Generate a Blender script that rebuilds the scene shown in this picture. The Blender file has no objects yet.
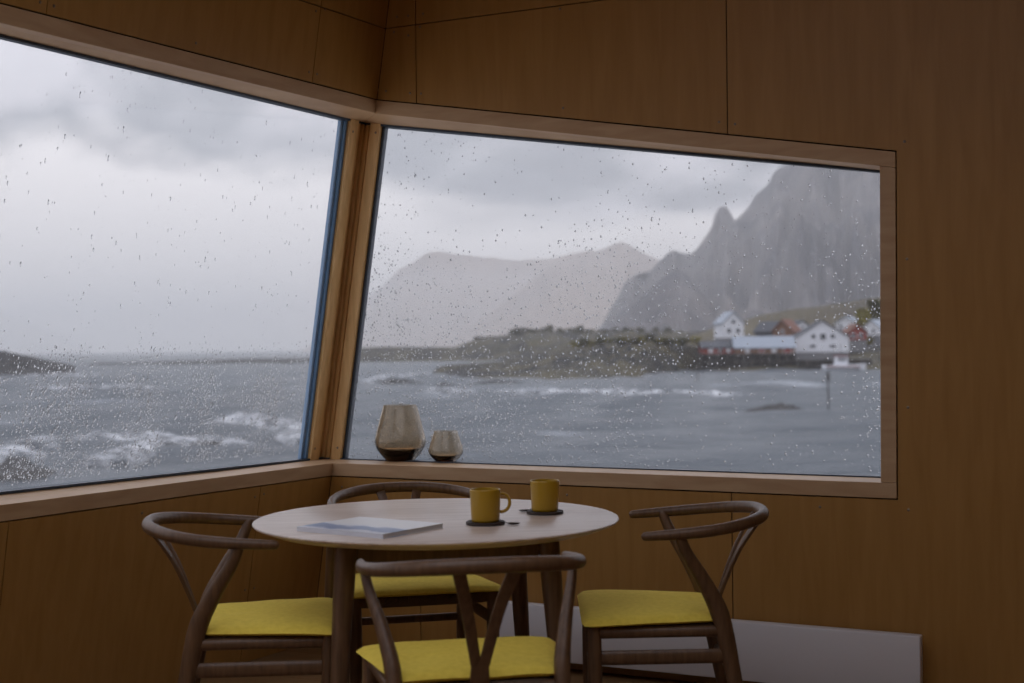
import bpy, math, random
import numpy as np
from mathutils import Vector, Matrix, noise

random.seed(7)
rng = np.random.default_rng(11)
SC = bpy.context.scene
COL = SC.collection
R = math.radians

# ------------------------------------------------------------------ camera
F = 1400.0                 # focal length in pixels of the 1024x683 frame
H = 1.24                   # eye height above the floor
SEA = -3.76                # sea level below the floor
PITCH, ROLL = 0.241, -0.60
cam_data = bpy.data.cameras.new('camera')
cam = bpy.data.objects.new('camera', cam_data)
COL.objects.link(cam)
cam_data.sensor_width = 36.0
cam_data.lens = F / 1024 * 36.0
cam_data.clip_start, cam_data.clip_end = 0.05, 30000
CAMROT = Matrix.Rotation(R(90 + PITCH), 3, 'X') @ Matrix.Rotation(R(ROLL), 3, 'Z')
cam.matrix_world = Matrix.Translation((0, 0, H)) @ CAMROT.to_4x4()
cam_data.dof.use_dof = True
cam_data.dof.focus_distance = 5.0
cam_data.dof.aperture_fstop = 2.9
SC.camera = cam

# ------------------------------------------------------------------ sky and exposure
SC.view_settings.view_transform = 'Standard'
SC.view_settings.look = 'None'
SC.view_settings.gamma = 1.0
SC.view_settings.use_curve_mapping = False
SC.view_settings.exposure = 1.3
SC.cycles.use_denoising = True
SC.cycles.max_bounces = 14
SC.cycles.diffuse_bounces = 6
SC.cycles.transmission_bounces = 14
SC.cycles.transparent_max_bounces = 24
SC.cycles.volume_bounces = 2
SC.cycles.sample_clamp_indirect = 4.0

world = bpy.data.worlds.new('overcast')
SC.world = world
world.use_nodes = True
wt = world.node_tree
wt.nodes.clear()


def wn(t, **k):
    n = wt.nodes.new(t)
    for a, b in k.items():
        setattr(n, a, b)
    return n


def ramp_set(n, stops, interp='LINEAR'):
    cr = n.color_ramp
    cr.interpolation = interp
    while len(cr.elements) > 1:
        cr.elements.remove(cr.elements[-1])
    cr.elements[0].position = stops[0][0]
    cr.elements[0].color = (*stops[0][1], 1)
    for p, c in stops[1:]:
        e = cr.elements.new(p)
        e.color = (*c, 1)


SEED2 = (8.4, 6.1, 1.9)
w_tc = wn('ShaderNodeTexCoord')
w_sep = wn('ShaderNodeSeparateXYZ')
wt.links.new(w_tc.outputs['Generated'], w_sep.inputs[0])
# soft cloud noise, stretched sideways like layers seen from below
w_map = wn('ShaderNodeMapping')
w_map.inputs['Scale'].default_value = (2.4, 2.4, 4.5)
w_map.inputs['Location'].default_value = (3.1, 0.4, 0.25)
wt.links.new(w_tc.outputs['Generated'], w_map.inputs[0])
w_no = wn('ShaderNodeTexNoise')
w_no.inputs['Scale'].default_value = 2.2
w_no.inputs['Detail'].default_value = 6
w_no.inputs['Roughness'].default_value = 0.5
w_no.inputs['Distortion'].default_value = 0.35
wt.links.new(w_map.outputs[0], w_no.inputs[0])
w_cl = wn('ShaderNodeValToRGB')
ramp_set(w_cl, [(0.38, (0.25, 0.258, 0.30)), (0.48, (0.325, 0.332, 0.375)), (0.58, (0.51, 0.50, 0.555)), (0.75, (0.58, 0.565, 0.62))])
wt.links.new(w_no.outputs['Fac'], w_cl.inputs[0])
# clear bright strip under the cloud deck
w_add = wn('ShaderNodeMath', operation='MULTIPLY_ADD')
w_n2 = wn('ShaderNodeTexNoise')
w_n2.inputs['Scale'].default_value = 1.7
w_n2.inputs['Detail'].default_value = 5
w_n2.inputs['Roughness'].default_value = 0.55
w_n2.inputs['Distortion'].default_value = 0.5
w_m2 = wn('ShaderNodeMapping')
w_m2.inputs['Scale'].default_value = (1.0, 1.0, 2.6)
w_m2.inputs['Location'].default_value = SEED2
wt.links.new(w_tc.outputs['Generated'], w_m2.inputs[0])
wt.links.new(w_m2.outputs[0], w_n2.inputs[0])
wt.links.new(w_n2.outputs['Fac'], w_add.inputs[0])
w_add.inputs[1].default_value = 0.24
wt.links.new(w_sep.outputs['Z'], w_add.inputs[2])
w_band = wn('ShaderNodeMapRange', interpolation_type='SMOOTHSTEP')
w_band.inputs['From Min'].default_value = 0.232
w_band.inputs['From Max'].default_value = 0.262
wt.links.new(w_add.outputs[0], w_band.inputs['Value'])
w_mix = wn('ShaderNodeMix', data_type='RGBA')
w_mix.inputs[6].default_value = (0.70, 0.668, 0.70, 1)
wt.links.new(w_band.outputs[0], w_mix.inputs[0])
wt.links.new(w_cl.outputs[0], w_mix.inputs[7])
# standard overcast sky: luminance grows with height as (1 + 2 sin h)
w_cie = wn('ShaderNodeMath', operation='MULTIPLY_ADD', use_clamp=False)
w_max = wn('ShaderNodeMath', operation='MAXIMUM')
w_max.inputs[1].default_value = 0.0
wt.links.new(w_sep.outputs['Z'], w_max.inputs[0])
wt.links.new(w_max.outputs[0], w_cie.inputs[0])
SKY = 0.58
w_cie.inputs[1].default_value = 2.0 * SKY / 1.2
w_cie.inputs[2].default_value = SKY / 1.2
w_bg = wn('ShaderNodeBackground')
wt.links.new(w_cie.outputs[0], w_bg.inputs['Strength'])
wt.links.new(w_mix.outputs[2], w_bg.inputs['Color'])
w_out = wn('ShaderNodeOutputWorld')
wt.links.new(w_bg.outputs[0], w_out.inputs['Surface'])

# ------------------------------------------------------------------ geometry of the photograph
CAMP = Vector((0, 0, H))


def ray(px, py):
    return CAMROT @ Vector(((px - 512) / F, (341.5 - py) / F, -1.0))


def on_z(px, py, z):
    d = ray(px, py)
    return CAMP + d * ((z - H) / d.z)


def at_y(px, py, D):
    d = ray(px, py)
    return CAMP + d * (D / d.y)


def horizon(px):
    return 347.4 - 0.0105 * (px - 512)


# ------------------------------------------------------------------ object helpers
def link(o, parent=None):
    COL.objects.link(o)
    if parent is not None:
        o.parent = parent
    return o


def tag(o, label=None, cat=None, group=None, kind=None):
    for k, v in (('label', label), ('category', cat), ('group', group), ('kind', kind)):
        if v:
            o[k] = v
    return o


def thing(name, loc, rz, label, cat, group=None):
    o = bpy.data.objects.new(name, None)
    o.empty_display_size = 0.1
    link(o)
    o.location = loc
    o.rotation_euler = (0, 0, rz)
    return tag(o, label, cat, group)


class MB:
    def __init__(self):
        self.v = []
        self.f = []

    def add(self, vs, fs):
        b = len(self.v)
        self.v += [tuple(p) for p in vs]
        self.f += [tuple(i + b for i in q) for q in fs]
        return self

    def box(self, x0, x1, y0, y1, z0, z1):
        vs = [(x, y, z) for x in (x0, x1) for y in (y0, y1) for z in (z0, z1)]
        return self.add(vs, [(0, 1, 3, 2), (4, 6, 7, 5), (0, 4, 5, 1), (2, 3, 7, 6), (0, 2, 6, 4), (1, 5, 7, 3)])

    def prism(self, front, back):
        n = len(front)
        fs = [tuple(range(n)), tuple(range(2 * n - 1, n - 1, -1))]
        fs += [(i, i + n, (i + 1) % n + n, (i + 1) % n) for i in range(n)]
        return self.add(list(front) + list(back), fs)

    def lathe(self, prof, seg=32, loc=(0, 0, 0)):
        # prof: (r, z) list; r = 0 ends close
        vs, fs, rows = [], [], []
        for r, z in prof:
            if r < 1e-6:
                rows.append([len(vs)])
                vs.append((loc[0], loc[1], loc[2] + z))
            else:
                rows.append(list(range(len(vs), len(vs) + seg)))
                for k in range(seg):
                    a = 2 * math.pi * k / seg
                    vs.append((loc[0] + r * math.cos(a), loc[1] + r * math.sin(a), loc[2] + z))
        for A, B in zip(rows[:-1], rows[1:]):
            for k in range(seg):
                k2 = (k + 1) % seg
                if len(A) == 1 and len(B) == 1:
                    continue
                if len(A) == 1:
                    fs.append((A[0], B[k2], B[k]))
                elif len(B) == 1:
                    fs.append((A[k], A[k2], B[0]))
                else:
                    fs.append((A[k], A[k2], B[k2], B[k]))
        return self.add(vs, fs)

    def tube(self, pts, rad, seg=12, up=None, cap=True):
        # pts: Vectors; rad: list of r or (r_side, r_up)
        pts = [Vector(p) for p in pts]
        n = len(pts)
        T = [(pts[min(i + 1, n - 1)] - pts[max(i - 1, 0)]).normalized() for i in range(n)]
        nrm = Vector(up) if up else (Vector((0, 0, 1)) if abs(T[0].z) < 0.9 else Vector((0, 1, 0)))
        vs, fs = [], []
        P, RR, TT = [], [], []
        for i in range(n):
            r = rad[i] if isinstance(rad, list) else rad
            r = r if isinstance(r, (list, tuple)) else (r, r)
            P.append(pts[i]); RR.append(r); TT.append(T[i])
        if cap:   # rounded ends
            for end in (0, -1):
                p, r, t = P[end], RR[end], TT[end]
                s = -1 if end == 0 else 1
                m = min(r)
                ext = [(0.5, 0.87), (0.87, 0.5), (0.99, 0.14)]
                new = [(p + t * s * m * a, (r[0] * b, r[1] * b), t) for a, b in ext]
                if end == 0:
                    for q in new:
                        P.insert(0, q[0]); RR.insert(0, q[1]); TT.insert(0, q[2])
                else:
                    for q in new:
                        P.append(q[0]); RR.append(q[1]); TT.append(q[2])
        for i in range(len(P)):
            t = TT[i]
            nrm = (nrm - t * nrm.dot(t)).normalized()
            bi = t.cross(nrm)
            for k in range(seg):
                a = 2 * math.pi * k / seg
                vs.append(P[i] + bi * (RR[i][0] * math.cos(a)) + nrm * (RR[i][1] * math.sin(a)))
        for i in range(len(P) - 1):
            for k in range(seg):
                k2 = (k + 1) % seg
                fs.append((i * seg + k, i * seg + k2, (i + 1) * seg + k2, (i + 1) * seg + k))
        fs.append(tuple(range(seg - 1, -1, -1)))
        fs.append(tuple(range((len(P) - 1) * seg, len(P) * seg)))
        return self.add(vs, fs)

    def mesh(self, name, mat, smooth=None, bevel=None):
        me = bpy.data.meshes.new(name)
        me.from_pydata(self.v, [], self.f)
        import bmesh
        bm = bmesh.new()
        bm.from_mesh(me)
        bmesh.ops.recalc_face_normals(bm, faces=bm.faces)
        if bevel:
            es = [e for e in bm.edges if len(e.link_faces) == 2 and e.calc_face_angle(0) > R(30)]
            bmesh.ops.bevel(bm, geom=es, offset=bevel, segments=2, affect='EDGES', profile=0.5)
        bm.to_mesh(me)
        bm.free()
        if smooth is not None:
            me.shade_smooth() if smooth >= 180 else me.set_sharp_from_angle(angle=R(smooth))
            if smooth < 180:
                for p in me.polygons:
                    p.use_smooth = True
        me.materials.append(mat)
        return me

    def build(self, name, mat, parent=None, smooth=None, bevel=None):
        return link(bpy.data.objects.new(name, self.mesh(name, mat, smooth, bevel)), parent)


def catmull(pts, n=8):
    pts = [Vector(p) for p in pts]
    out = []
    for i in range(len(pts) - 1):
        p0, p1, p2, p3 = pts[max(i - 1, 0)], pts[i], pts[i + 1], pts[min(i + 2, len(pts) - 1)]
        for k in range(n):
            t = k / n
            out.append(0.5 * ((2 * p1) + (p2 - p0) * t + (2 * p0 - 5 * p1 + 4 * p2 - p3) * t * t + (3 * p1 - p0 - 3 * p2 + p3) * t ** 3))
    out.append(pts[-1])
    return out


def interp(vals, m):
    xs = np.linspace(0, 1, len(vals))
    return list(np.interp(np.linspace(0, 1, m), xs, vals))


# ------------------------------------------------------------------ materials
def mat(name, base=(0.5, 0.5, 0.5), rough=0.5, **kw):
    m = bpy.data.materials.new(name)
    m.use_nodes = True
    b = m.node_tree.nodes['Principled BSDF']
    b.inputs['Base Color'].default_value = (*base, 1)
    b.inputs['Roughness'].default_value = rough
    for k, v in kw.items():
        b.inputs[k.replace('_', ' ')].default_value = v
    return m


def noisy(m, c0, c1, scale=(1, 1, 1), nscale=6, detail=5, bump=0.0, bscale=None, lo=0.3, hi=0.7, rough=None, dist=0.0, bdist=0.01):
    """two-tone noise colour and bump in object space"""
    nt = m.node_tree
    b = nt.nodes['Principled BSDF']
    tc = nt.nodes.new('ShaderNodeTexCoord')
    mp = nt.nodes.new('ShaderNodeMapping')
    mp.inputs['Scale'].default_value = scale
    nt.links.new(tc.outputs['Object'], mp.inputs[0])
    no = nt.nodes.new('ShaderNodeTexNoise')
    no.inputs['Scale'].default_value = nscale
    no.inputs['Detail'].default_value = detail
    no.inputs['Distortion'].default_value = dist
    nt.links.new(mp.outputs[0], no.inputs[0])
    rp = nt.nodes.new('ShaderNodeValToRGB')
    ramp_set(rp, [(lo, c0), (hi, c1)])
    nt.links.new(no.outputs['Fac'], rp.inputs[0])
    nt.links.new(rp.outputs[0], b.inputs['Base Color'])
    if bump:
        bp = nt.nodes.new('ShaderNodeBump')
        bp.inputs['Strength'].default_value = bump
        bp.inputs['Distance'].default_value = bdist
        src = no
        if bscale:
            src = nt.nodes.new('ShaderNodeTexNoise')
            src.inputs['Scale'].default_value = bscale
            src.inputs['Detail'].default_value = 4
            nt.links.new(mp.outputs[0], src.inputs[0])
        nt.links.new(src.outputs['Fac'], bp.inputs['Height'])
        nt.links.new(bp.outputs[0], b.inputs['Normal'])
    return m


M = {}
M['ply'] = noisy(mat('birch plywood', rough=0.40, Specular_IOR_Level=0.55), (0.325, 0.16, 0.036), (0.39, 0.203, 0.054), (9, 9, 0.9), 3.0, 6, 0.08, lo=0.3, hi=0.75, dist=0.6, bdist=0.002)
M['ply_back'] = mat('wall core', (0.03, 0.018, 0.01), 0.9)
M['frame'] = noisy(mat('pine frame', rough=0.45), (0.44, 0.27, 0.145), (0.54, 0.36, 0.21), (1.2, 1.2, 8), 4, 6, 0.06, lo=0.3, hi=0.7, dist=0.4, bdist=0.002)
M['post'] = noisy(mat('pine post', rough=0.45), (0.58, 0.35, 0.13), (0.74, 0.48, 0.21), (14, 14, 0.8), 4, 5, 0.05, bdist=0.002)
M['steel'] = mat('screw steel', (0.25, 0.2, 0.15), 0.35, Metallic=0.9)
M['gasket'] = mat('blue black gasket', (0.02, 0.035, 0.06), 0.4)
M['blue'] = mat('blue painted metal', (0.13, 0.26, 0.45), 0.35)
M['floorw'] = noisy(mat('floor oak', rough=0.45), (0.17, 0.092, 0.036), (0.24, 0.135, 0.058), (1.0, 9, 1), 4, 6, 0.05, bdist=0.002)
M['ceil'] = noisy(mat('ceiling ply', rough=0.7, Specular_IOR_Level=0.25), (0.28, 0.14, 0.03), (0.36, 0.19, 0.05), (9, 1, 1), 3, 5)
M['oak'] = noisy(mat('smoked oak', rough=0.42), (0.085, 0.042, 0.019), (0.155, 0.082, 0.040), (14, 14, 1.6), 6, 5, 0.05, bdist=0.001)
M['table'] = noisy(mat('oiled oak table top', rough=0.33, IOR=1.6), (0.50, 0.385, 0.31), (0.74, 0.62, 0.54), (1.0, 22, 4), 4, 7, 0.03, dist=0.5, bdist=0.001)
M['cord'] = mat('paper cord', (0.11, 0.07, 0.045), 0.8)
M['felt'] = noisy(mat('yellow wool felt', rough=0.95), (0.80, 0.60, 0.075), (0.90, 0.69, 0.10), (1, 1, 1), 60, 4, 0.15, bscale=250, bdist=0.002)
M['mug'] = mat('yellow glazed stoneware', (0.42, 0.245, 0.016), 0.28)
M['coaster'] = mat('dark cork coaster', (0.03, 0.018, 0.013), 0.7)
M['spoon'] = mat('dark steel spoon', (0.18, 0.16, 0.15), 0.28, Metallic=1.0)
M['white'] = mat('white enamel', (0.72, 0.70, 0.72), 0.4)
M['paper'] = mat('paper edge', (0.62, 0.60, 0.58), 0.8)


def wave_cord(m):
    nt = m.node_tree
    b = nt.nodes['Principled BSDF']
    tc = nt.nodes.new('ShaderNodeTexCoord')
    wv = nt.nodes.new('ShaderNodeTexWave')
    wv.inputs['Scale'].default_value = 60
    wv.bands_direction = 'DIAGONAL'
    nt.links.new(tc.outputs['Object'], wv.inputs[0])
    bp = nt.nodes.new('ShaderNodeBump')
    bp.inputs['Strength'].default_value = 0.6
    bp.inputs['Distance'].default_value = 0.003
    nt.links.new(wv.outputs['Fac'], bp.inputs['Height'])
    nt.links.new(bp.outputs[0], b.inputs['Normal'])


wave_cord(M['cord'])


def glass_mat(name, color, ior, rough=0.0):
    m = bpy.data.materials.new(name)
    m.use_nodes = True
    nt = m.node_tree
    nt.nodes.clear()
    g = nt.nodes.new('ShaderNodeBsdfGlass')
    g.inputs['Color'].default_value = (*color, 1)
    g.inputs['IOR'].default_value = ior
    g.inputs['Roughness'].default_value = rough
    o = nt.nodes.new('ShaderNodeOutputMaterial')
    nt.links.new(g.outputs[0], o.inputs[0])
    return m


def pane_mat():
    m = bpy.data.materials.new('window glass')
    m.use_nodes = True
    nt = m.node_tree
    nt.nodes.clear()
    tr = nt.nodes.new('ShaderNodeBsdfTransparent')
    tr.inputs['Color'].default_value = (0.975, 0.985, 0.985, 1)
    gl = nt.nodes.new('ShaderNodeBsdfGlossy')
    gl.inputs['Roughness'].default_value = 0.02
    lw = nt.nodes.new('ShaderNodeLayerWeight')
    lw.inputs['Blend'].default_value = 0.5
    pw = nt.nodes.new('ShaderNodeMath'); pw.operation = 'POWER'
    pw.inputs[1].default_value = 4.0
    nt.links.new(lw.outputs['Facing'], pw.inputs[0])
    fr = nt.nodes.new('ShaderNodeMath'); fr.operation = 'MULTIPLY_ADD'
    fr.inputs[1].default_value = 0.5
    fr.inputs[2].default_value = 0.015
    nt.links.new(pw.outputs[0], fr.inputs[0])
    mx = nt.nodes.new('ShaderNodeMixShader')
    nt.links.new(fr.outputs[0], mx.inputs[0])
    nt.links.new(tr.outputs[0], mx.inputs[1])
    nt.links.new(gl.outputs[0], mx.inputs[2])
    # thin film of rain water: a little light is scattered through it
    tl = nt.nodes.new('ShaderNodeBsdfTranslucent')
    tl.inputs['Color'].default_value = (0.9, 0.9, 0.92, 1)
    m2 = nt.nodes.new('ShaderNodeMixShader')
    m2.inputs[0].default_value = 0.03
    nt.links.new(mx.outputs[0], m2.inputs[1])
    nt.links.new(tl.outputs[0], m2.inputs[2])
    o = nt.nodes.new('ShaderNodeOutputMaterial')
    nt.links.new(m2.outputs[0], o.inputs[0])
    return m


M['pane'] = pane_mat()
M['drop'] = glass_mat('rain water', (1, 1, 1), 1.33)
M['smoke'] = glass_mat('smoky amber glass', (0.945, 0.905, 0.845), 1.45)
_nt = M['smoke'].node_tree
_va = _nt.nodes.new('ShaderNodeVolumeAbsorption')
_va.inputs['Color'].default_value = (0.62, 0.46, 0.26, 1)
_va.inputs['Density'].default_value = 95
_nt.links.new(_va.outputs[0], [n for n in _nt.nodes if n.type == 'OUTPUT_MATERIAL'][0].inputs['Volume'])


def book_mat():
    m = mat('printed book cover', (0.6, 0.6, 0.62), 0.35)
    nt = m.node_tree
    b = nt.nodes['Principled BSDF']
    tc = nt.nodes.new('ShaderNodeTexCoord')
    sp = nt.nodes.new('ShaderNodeSeparateXYZ')
    nt.links.new(tc.outputs['Object'], sp.inputs[0])
    no = nt.nodes.new('ShaderNodeTexNoise')
    no.inputs['Scale'].default_value = 14
    no.inputs['Detail'].default_value = 5
    nt.links.new(tc.outputs['Object'], no.inputs[0])
    a = nt.nodes.new('ShaderNodeMath'); a.operation = 'MULTIPLY_ADD'
    a.inputs[1].default_value = 0.12
    nt.links.new(no.outputs['Fac'], a.inputs[0])
    nt.links.new(sp.outputs['X'], a.inputs[2])
    mr = nt.nodes.new('ShaderNodeMapRange')
    mr.inputs['From Min'].default_value = -0.11
    mr.inputs['From Max'].default_value = 0.16
    nt.links.new(a.outputs[0], mr.inputs['Value'])
    rp = nt.nodes.new('ShaderNodeValToRGB')
    ramp_set(rp, [(0.0, (0.7, 0.73, 0.8)), (0.2, (0.68, 0.7, 0.78)), (0.25, (0.22, 0.29, 0.46)), (0.45, (0.3, 0.38, 0.56)), (0.52, (0.85, 0.86, 0.9)), (0.7, (0.9, 0.9, 0.9))])
    nt.links.new(mr.outputs[0], rp.inputs[0])
    nt.links.new(rp.outputs[0], b.inputs['Base Color'])
    return m


M['book'] = book_mat()

# ------------------------------------------------------------------ the two window walls
def flat(v):
    return Vector((v.x, v.y, 0)).normalized()


d_r = flat(ray(-2250, horizon(-2250)))      # right wall runs away to the left
d_l = flat(ray(1312, horizon(1312)))        # left wall runs away to the right
UP = Vector((0, 0, 1))
P0 = Vector((0.334, 5.32, 0))
nR = d_r.cross(UP)
nR = nR if nR.y > 0 else -nR                # outward


def on_right(px, py, off=0.0):
    d = ray(px, py)
    t = (P0 + nR * off - CAMP).dot(nR) / d.dot(nR)
    return CAMP + d * t


ct, cb = on_right(377, 99.5), on_right(332, 472)
cdir = (ct - cb) / (ct.z - cb.z)            # per metre of height
C0 = cb - cdir * cb.z                        # corner at floor level
e1r, e1l = -d_r, -d_l
nL = cdir.cross(d_l).normalized()
nL = nL if nL.x < 0 else -nL                # outward
e2l = nL.cross(e1l)
e2l = e2l if e2l.z > 0 else -e2l


def corner(z):
    return C0 + cdir * z


def on_left(px, py, off=0.0):
    d = ray(px, py)
    t = (C0 + nL * off - CAMP).dot(nL) / d.dot(nL)
    return CAMP + d * t


G = 0.20                                     # depth of the window reveal
A2 = np.array([[nR.x, nR.y], [nL.x, nL.y]])
sol = np.linalg.solve(A2, np.array([1.0, 1.0]))
VC = Vector((sol[0], sol[1], 0))             # outward shift of the corner per metre of depth


def rp_(s, z):       # point on the right wall: s from corner foot, z height
    return C0 + e1r * s + UP * z


def lp_(s, z):       # point on the left wall at height z; s measured from the (leaning) corner
    return corner(z) + e1l * s


def rs(px, py):
    p = on_right(px, py)
    return (p - C0).dot(e1r), p.z


def ls(px, py):
    p = on_left(px, py)
    return (p - corner(p.z)).dot(e1l), p.z


def slab(mb, pts, d0, d1, n):
    """pts: list of (point, is_corner); extruded outwards from depth d0 to d1"""
    fr = [p + (VC if c else n) * d0 for p, c in pts]
    bk = [p + (VC if c else n) * d1 for p, c in pts]
    mb.prism(fr, bk)


ZC = 3.25            # ceiling height
# right window
sTR, zTR = rs(896, 151)
sBR, zBR = rs(897.4, 499.5)
zTL = ct.z
zBL = rs(333, 476.3)[1]
BW = 0.056           # board width
zTLl = zTL           # the left window's head is level
zBLl = zBL
SLEN, RLEN = 8.2, 5.6
SWIN = 3.6           # left window runs on beyond the picture
print('corner', C0, cdir, 'zTL', zTL, 'zBL', zBL, 'TR', sTR, zTR, 'BR', sBR, zBR)
print('left top check', ls(0, 17), ls(0, 525), 'angle', math.degrees(d_r.angle(d_l)))


def ztop(s):         # outer head line of right frame at s
    s0 = cdir.dot(e1r) * zTL
    return zTL + (zTR - zTL) * (s - s0) / (sTR - s0)


def zbot(s):
    s0 = cdir.dot(e1r) * zBL
    return zBL + (zBR - zBL) * (s - s0) / (sBR - s0)


KR = cdir.dot(e1r)   # corner lean along right wall


def cr_(z):
    return (corner(z), True)


def cl_(z):
    return (corner(z), True)


def rr(s, z):
    return (rp_(s, z), False)


def ll(s, z):
    return (lp_(s, z), False)


GS0, GS1, GZ1 = 4.0, 8.1, 3.0   # extent of the added, unseen glazed doors in the left wall
# --- wall cores (behind the plywood), one per wall, with the window openings left free
mb = MB()
D0, D1 = 0.014, G + 0.05
slab(mb, [cr_(zTL), rr(sTR, zTR), rr(RLEN, zTR), rr(RLEN, ZC), cr_(ZC)], D0, D1, nR)
slab(mb, [rr(sBR, 0), rr(RLEN, 0), rr(RLEN, zTR), rr(sTR, zTR), rr(sBR, zBR)], D0, D1, nR)
slab(mb, [cr_(-0.05), rr(sBR, -0.05), rr(sBR, zBR), cr_(zBL)], D0, D1, nR)
wall_right = mb.build('wall_right', M['ply_back'])
tag(wall_right, 'plywood wall around the window with the village view', kind='structure')
mb = MB()
slab(mb, [cl_(zTLl), ll(GS0, zTLl), ll(GS0, ZC), cl_(ZC)], D0, D1, nL)
slab(mb, [cl_(-0.05), ll(GS0, -0.05), ll(GS0, zBLl), cl_(zBLl)], D0, D1, nL)
slab(mb, [ll(SWIN, zBLl), ll(GS0, zBLl), ll(GS0, zTLl), ll(SWIN, zTLl)], D0, D1, nL)
slab(mb, [ll(GS0, GZ1), ll(SLEN, GZ1), ll(SLEN, ZC), ll(GS0, ZC)], D0, D1, nL)
slab(mb, [ll(GS1, -0.05), ll(SLEN, -0.05), ll(SLEN, GZ1), ll(GS1, GZ1)], D0, D1, nL)
wall_left = mb.build('wall_left', M['ply_back'])
tag(wall_left, 'leaning plywood wall around the open sea window', kind='structure')

# --- plywood panels with screws
GAP = 0.0022


def shrink(pts, n, g):
    """inset a planar polygon by g (vertices are world points)"""
    m = len(pts)
    out = []
    cen = sum(pts, Vector()) / m
    area = sum(((pts[i] - cen).cross(pts[(i + 1) % m] - cen) for i in range(m)), Vector()).dot(n)
    sg = 1 if area > 0 else -1
    for i in range(m):
        a, b, c = pts[i - 1], pts[i], pts[(i + 1) % m]
        e1 = (b - a).normalized()
        e2 = (c - b).normalized()
        n1 = n.cross(e1) * sg
        n2 = n.cross(e2) * sg
        k = 1 + n1.dot(n2)
        out.append(b + (n1 + n2) * (g / max(k, 0.2)))
    return out


screw_mesh = MB().lathe([(0, 0.0022), (0.0022, 0.0022), (0.0052, 0.0008), (0.0056, -0.001), (0.0056, -0.003)], 10).mesh('screw', M['steel'], 40)


def panel(pts, n, wall, screws):
    q = shrink(pts, n, GAP)
    mb = MB().prism(q, [p + n * 0.012 for p in q])
    o = mb.build('panel', M['ply'], wall)
    for p in screws:
        s = link(bpy.data.objects.new('screw', screw_mesh), o)
        s.location = p
        s.rotation_euler = (-n).to_track_quat('Z', 'Y').to_euler()
    return o


sA = rs(416, 60)[0]
sB = rs(727, 80)[0]
sA2 = rs(421, 640)[0]
sB2 = sB
zH = rs(390, 28)[1]
sE = sB + 2.44
CR = lambda z: corner(z)
RP = rp_
panel([CR(zH), RP(sA, zH), RP(sA, ZC), CR(ZC)], nR, wall_right, [RP(sA - 0.035, zH + 0.04), on_right(397, 17)])
panel([RP(sA, zH), RP(sB, zH), RP(sB, ZC), RP(sA, ZC)], nR, wall_right, [RP(sA + 0.035, zH + 0.04)])
panel([CR(zTL), RP(sA, ztop(sA)), RP(sA, zH), CR(zH)], nR, wall_right,
      [on_right(394, 32), on_right(410, 93), on_right(386, 91), RP(sA - 0.035, zH - 0.04)])
panel([RP(sA, ztop(sA)), RP(sB, ztop(sB)), RP(sB, zH), RP(sA, zH)], nR, wall_right,
      [on_right(421, 93.5), on_right(420, 27), on_right(563, 108), on_right(560, 9), on_right(719, 122)])
panel([RP(sB, 0), RP(sE, 0), RP(sE, zH), RP(sB, zH), RP(sB, ztop(sB)), RP(sTR, zTR), RP(sBR, zBR), RP(sB, zbot(sB))], nR, wall_right,
      [on_right(735, 124), on_right(904.5, 141.5), on_right(907, 259), on_right(908, 407.5), on_right(908.5, 510), on_right(737, 508), on_right(820, 507)])
panel([RP(sB, zH), RP(sE, zH), RP(sE, ZC), RP(sB, ZC)], nR, wall_right, [])
panel([RP(sE, 0), RP(RLEN, 0), RP(RLEN, ZC), RP(sE, ZC)], nR, wall_right, [])
panel([CR(0), RP(sA2, 0), RP(sA2, zbot(sA2)), CR(zBL)], nR, wall_right, [on_right(342, 487), RP(sA2 - 0.035, 0.64)])
panel([RP(sA2, 0), RP(sB2, 0), RP(sB2, zbot(sB2)), RP(sA2, zbot(sA2))], nR, wall_right,
      [on_right(567, 495), on_right(430, 490), on_right(722, 504)])

LP = lp_
s1 = ls(316.5, 45)[0]
s2 = ls(47, 8)[0]
s3 = ls(254, 545)[0]
#print('left joints', s1, s2, s3, 'zH', zH, ls(320, 5), zH)
edges = [s1, s2, s2 + 1.22, GS0]
prev = None
for i, s in enumerate(edges):
    a = 0 if prev is None else prev
    pa = (lambda z: corner(z)) if prev is None else (lambda z, a=a: LP(a, z))
    scr = []
    if i == 0:
        scr = [on_left(317, 74), on_left(325, 9), on_left(379, 90)]
    if i == 1:
        scr = [on_left(309, 72), on_left(316, 11), on_left(196, 43), on_left(54, 6)]
    if i == 2:
        scr = [on_left(40, 2)]
    panel([pa(zTLl), LP(s, zTLl), LP(s, zH), pa(zH)], nL, wall_left, scr)
    panel([pa(zH), LP(s, zH), LP(s, ZC), pa(ZC)], nL, wall_left, [])
    prev = s
prev = None
for i, s in enumerate([s3, s3 + 1.22, s3 + 2.44, GS0]):
    a = 0 if prev is None else prev
    pa = (lambda z: corner(z)) if prev is None else (lambda z, a=a: LP(a, z))
    scr = []
    if i == 0:
        scr = [on_left(264, 494), on_left(254, 588)]
    if i == 1:
        scr = [on_left(255, 497), on_left(142, 513), on_left(245, 590)]
    panel([pa(0), LP(s, 0), LP(s, zBLl), pa(zBLl)], nL, wall_left, scr)
    prev = s
panel([LP(SWIN, zBLl), LP(GS0, zBLl), LP(GS0, zTLl), LP(SWIN, zTLl)], nL, wall_left, [])
panel([LP(GS0, GZ1), LP(SLEN, GZ1), LP(SLEN, ZC), LP(GS0, ZC)], nL, wall_left, [])

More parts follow.
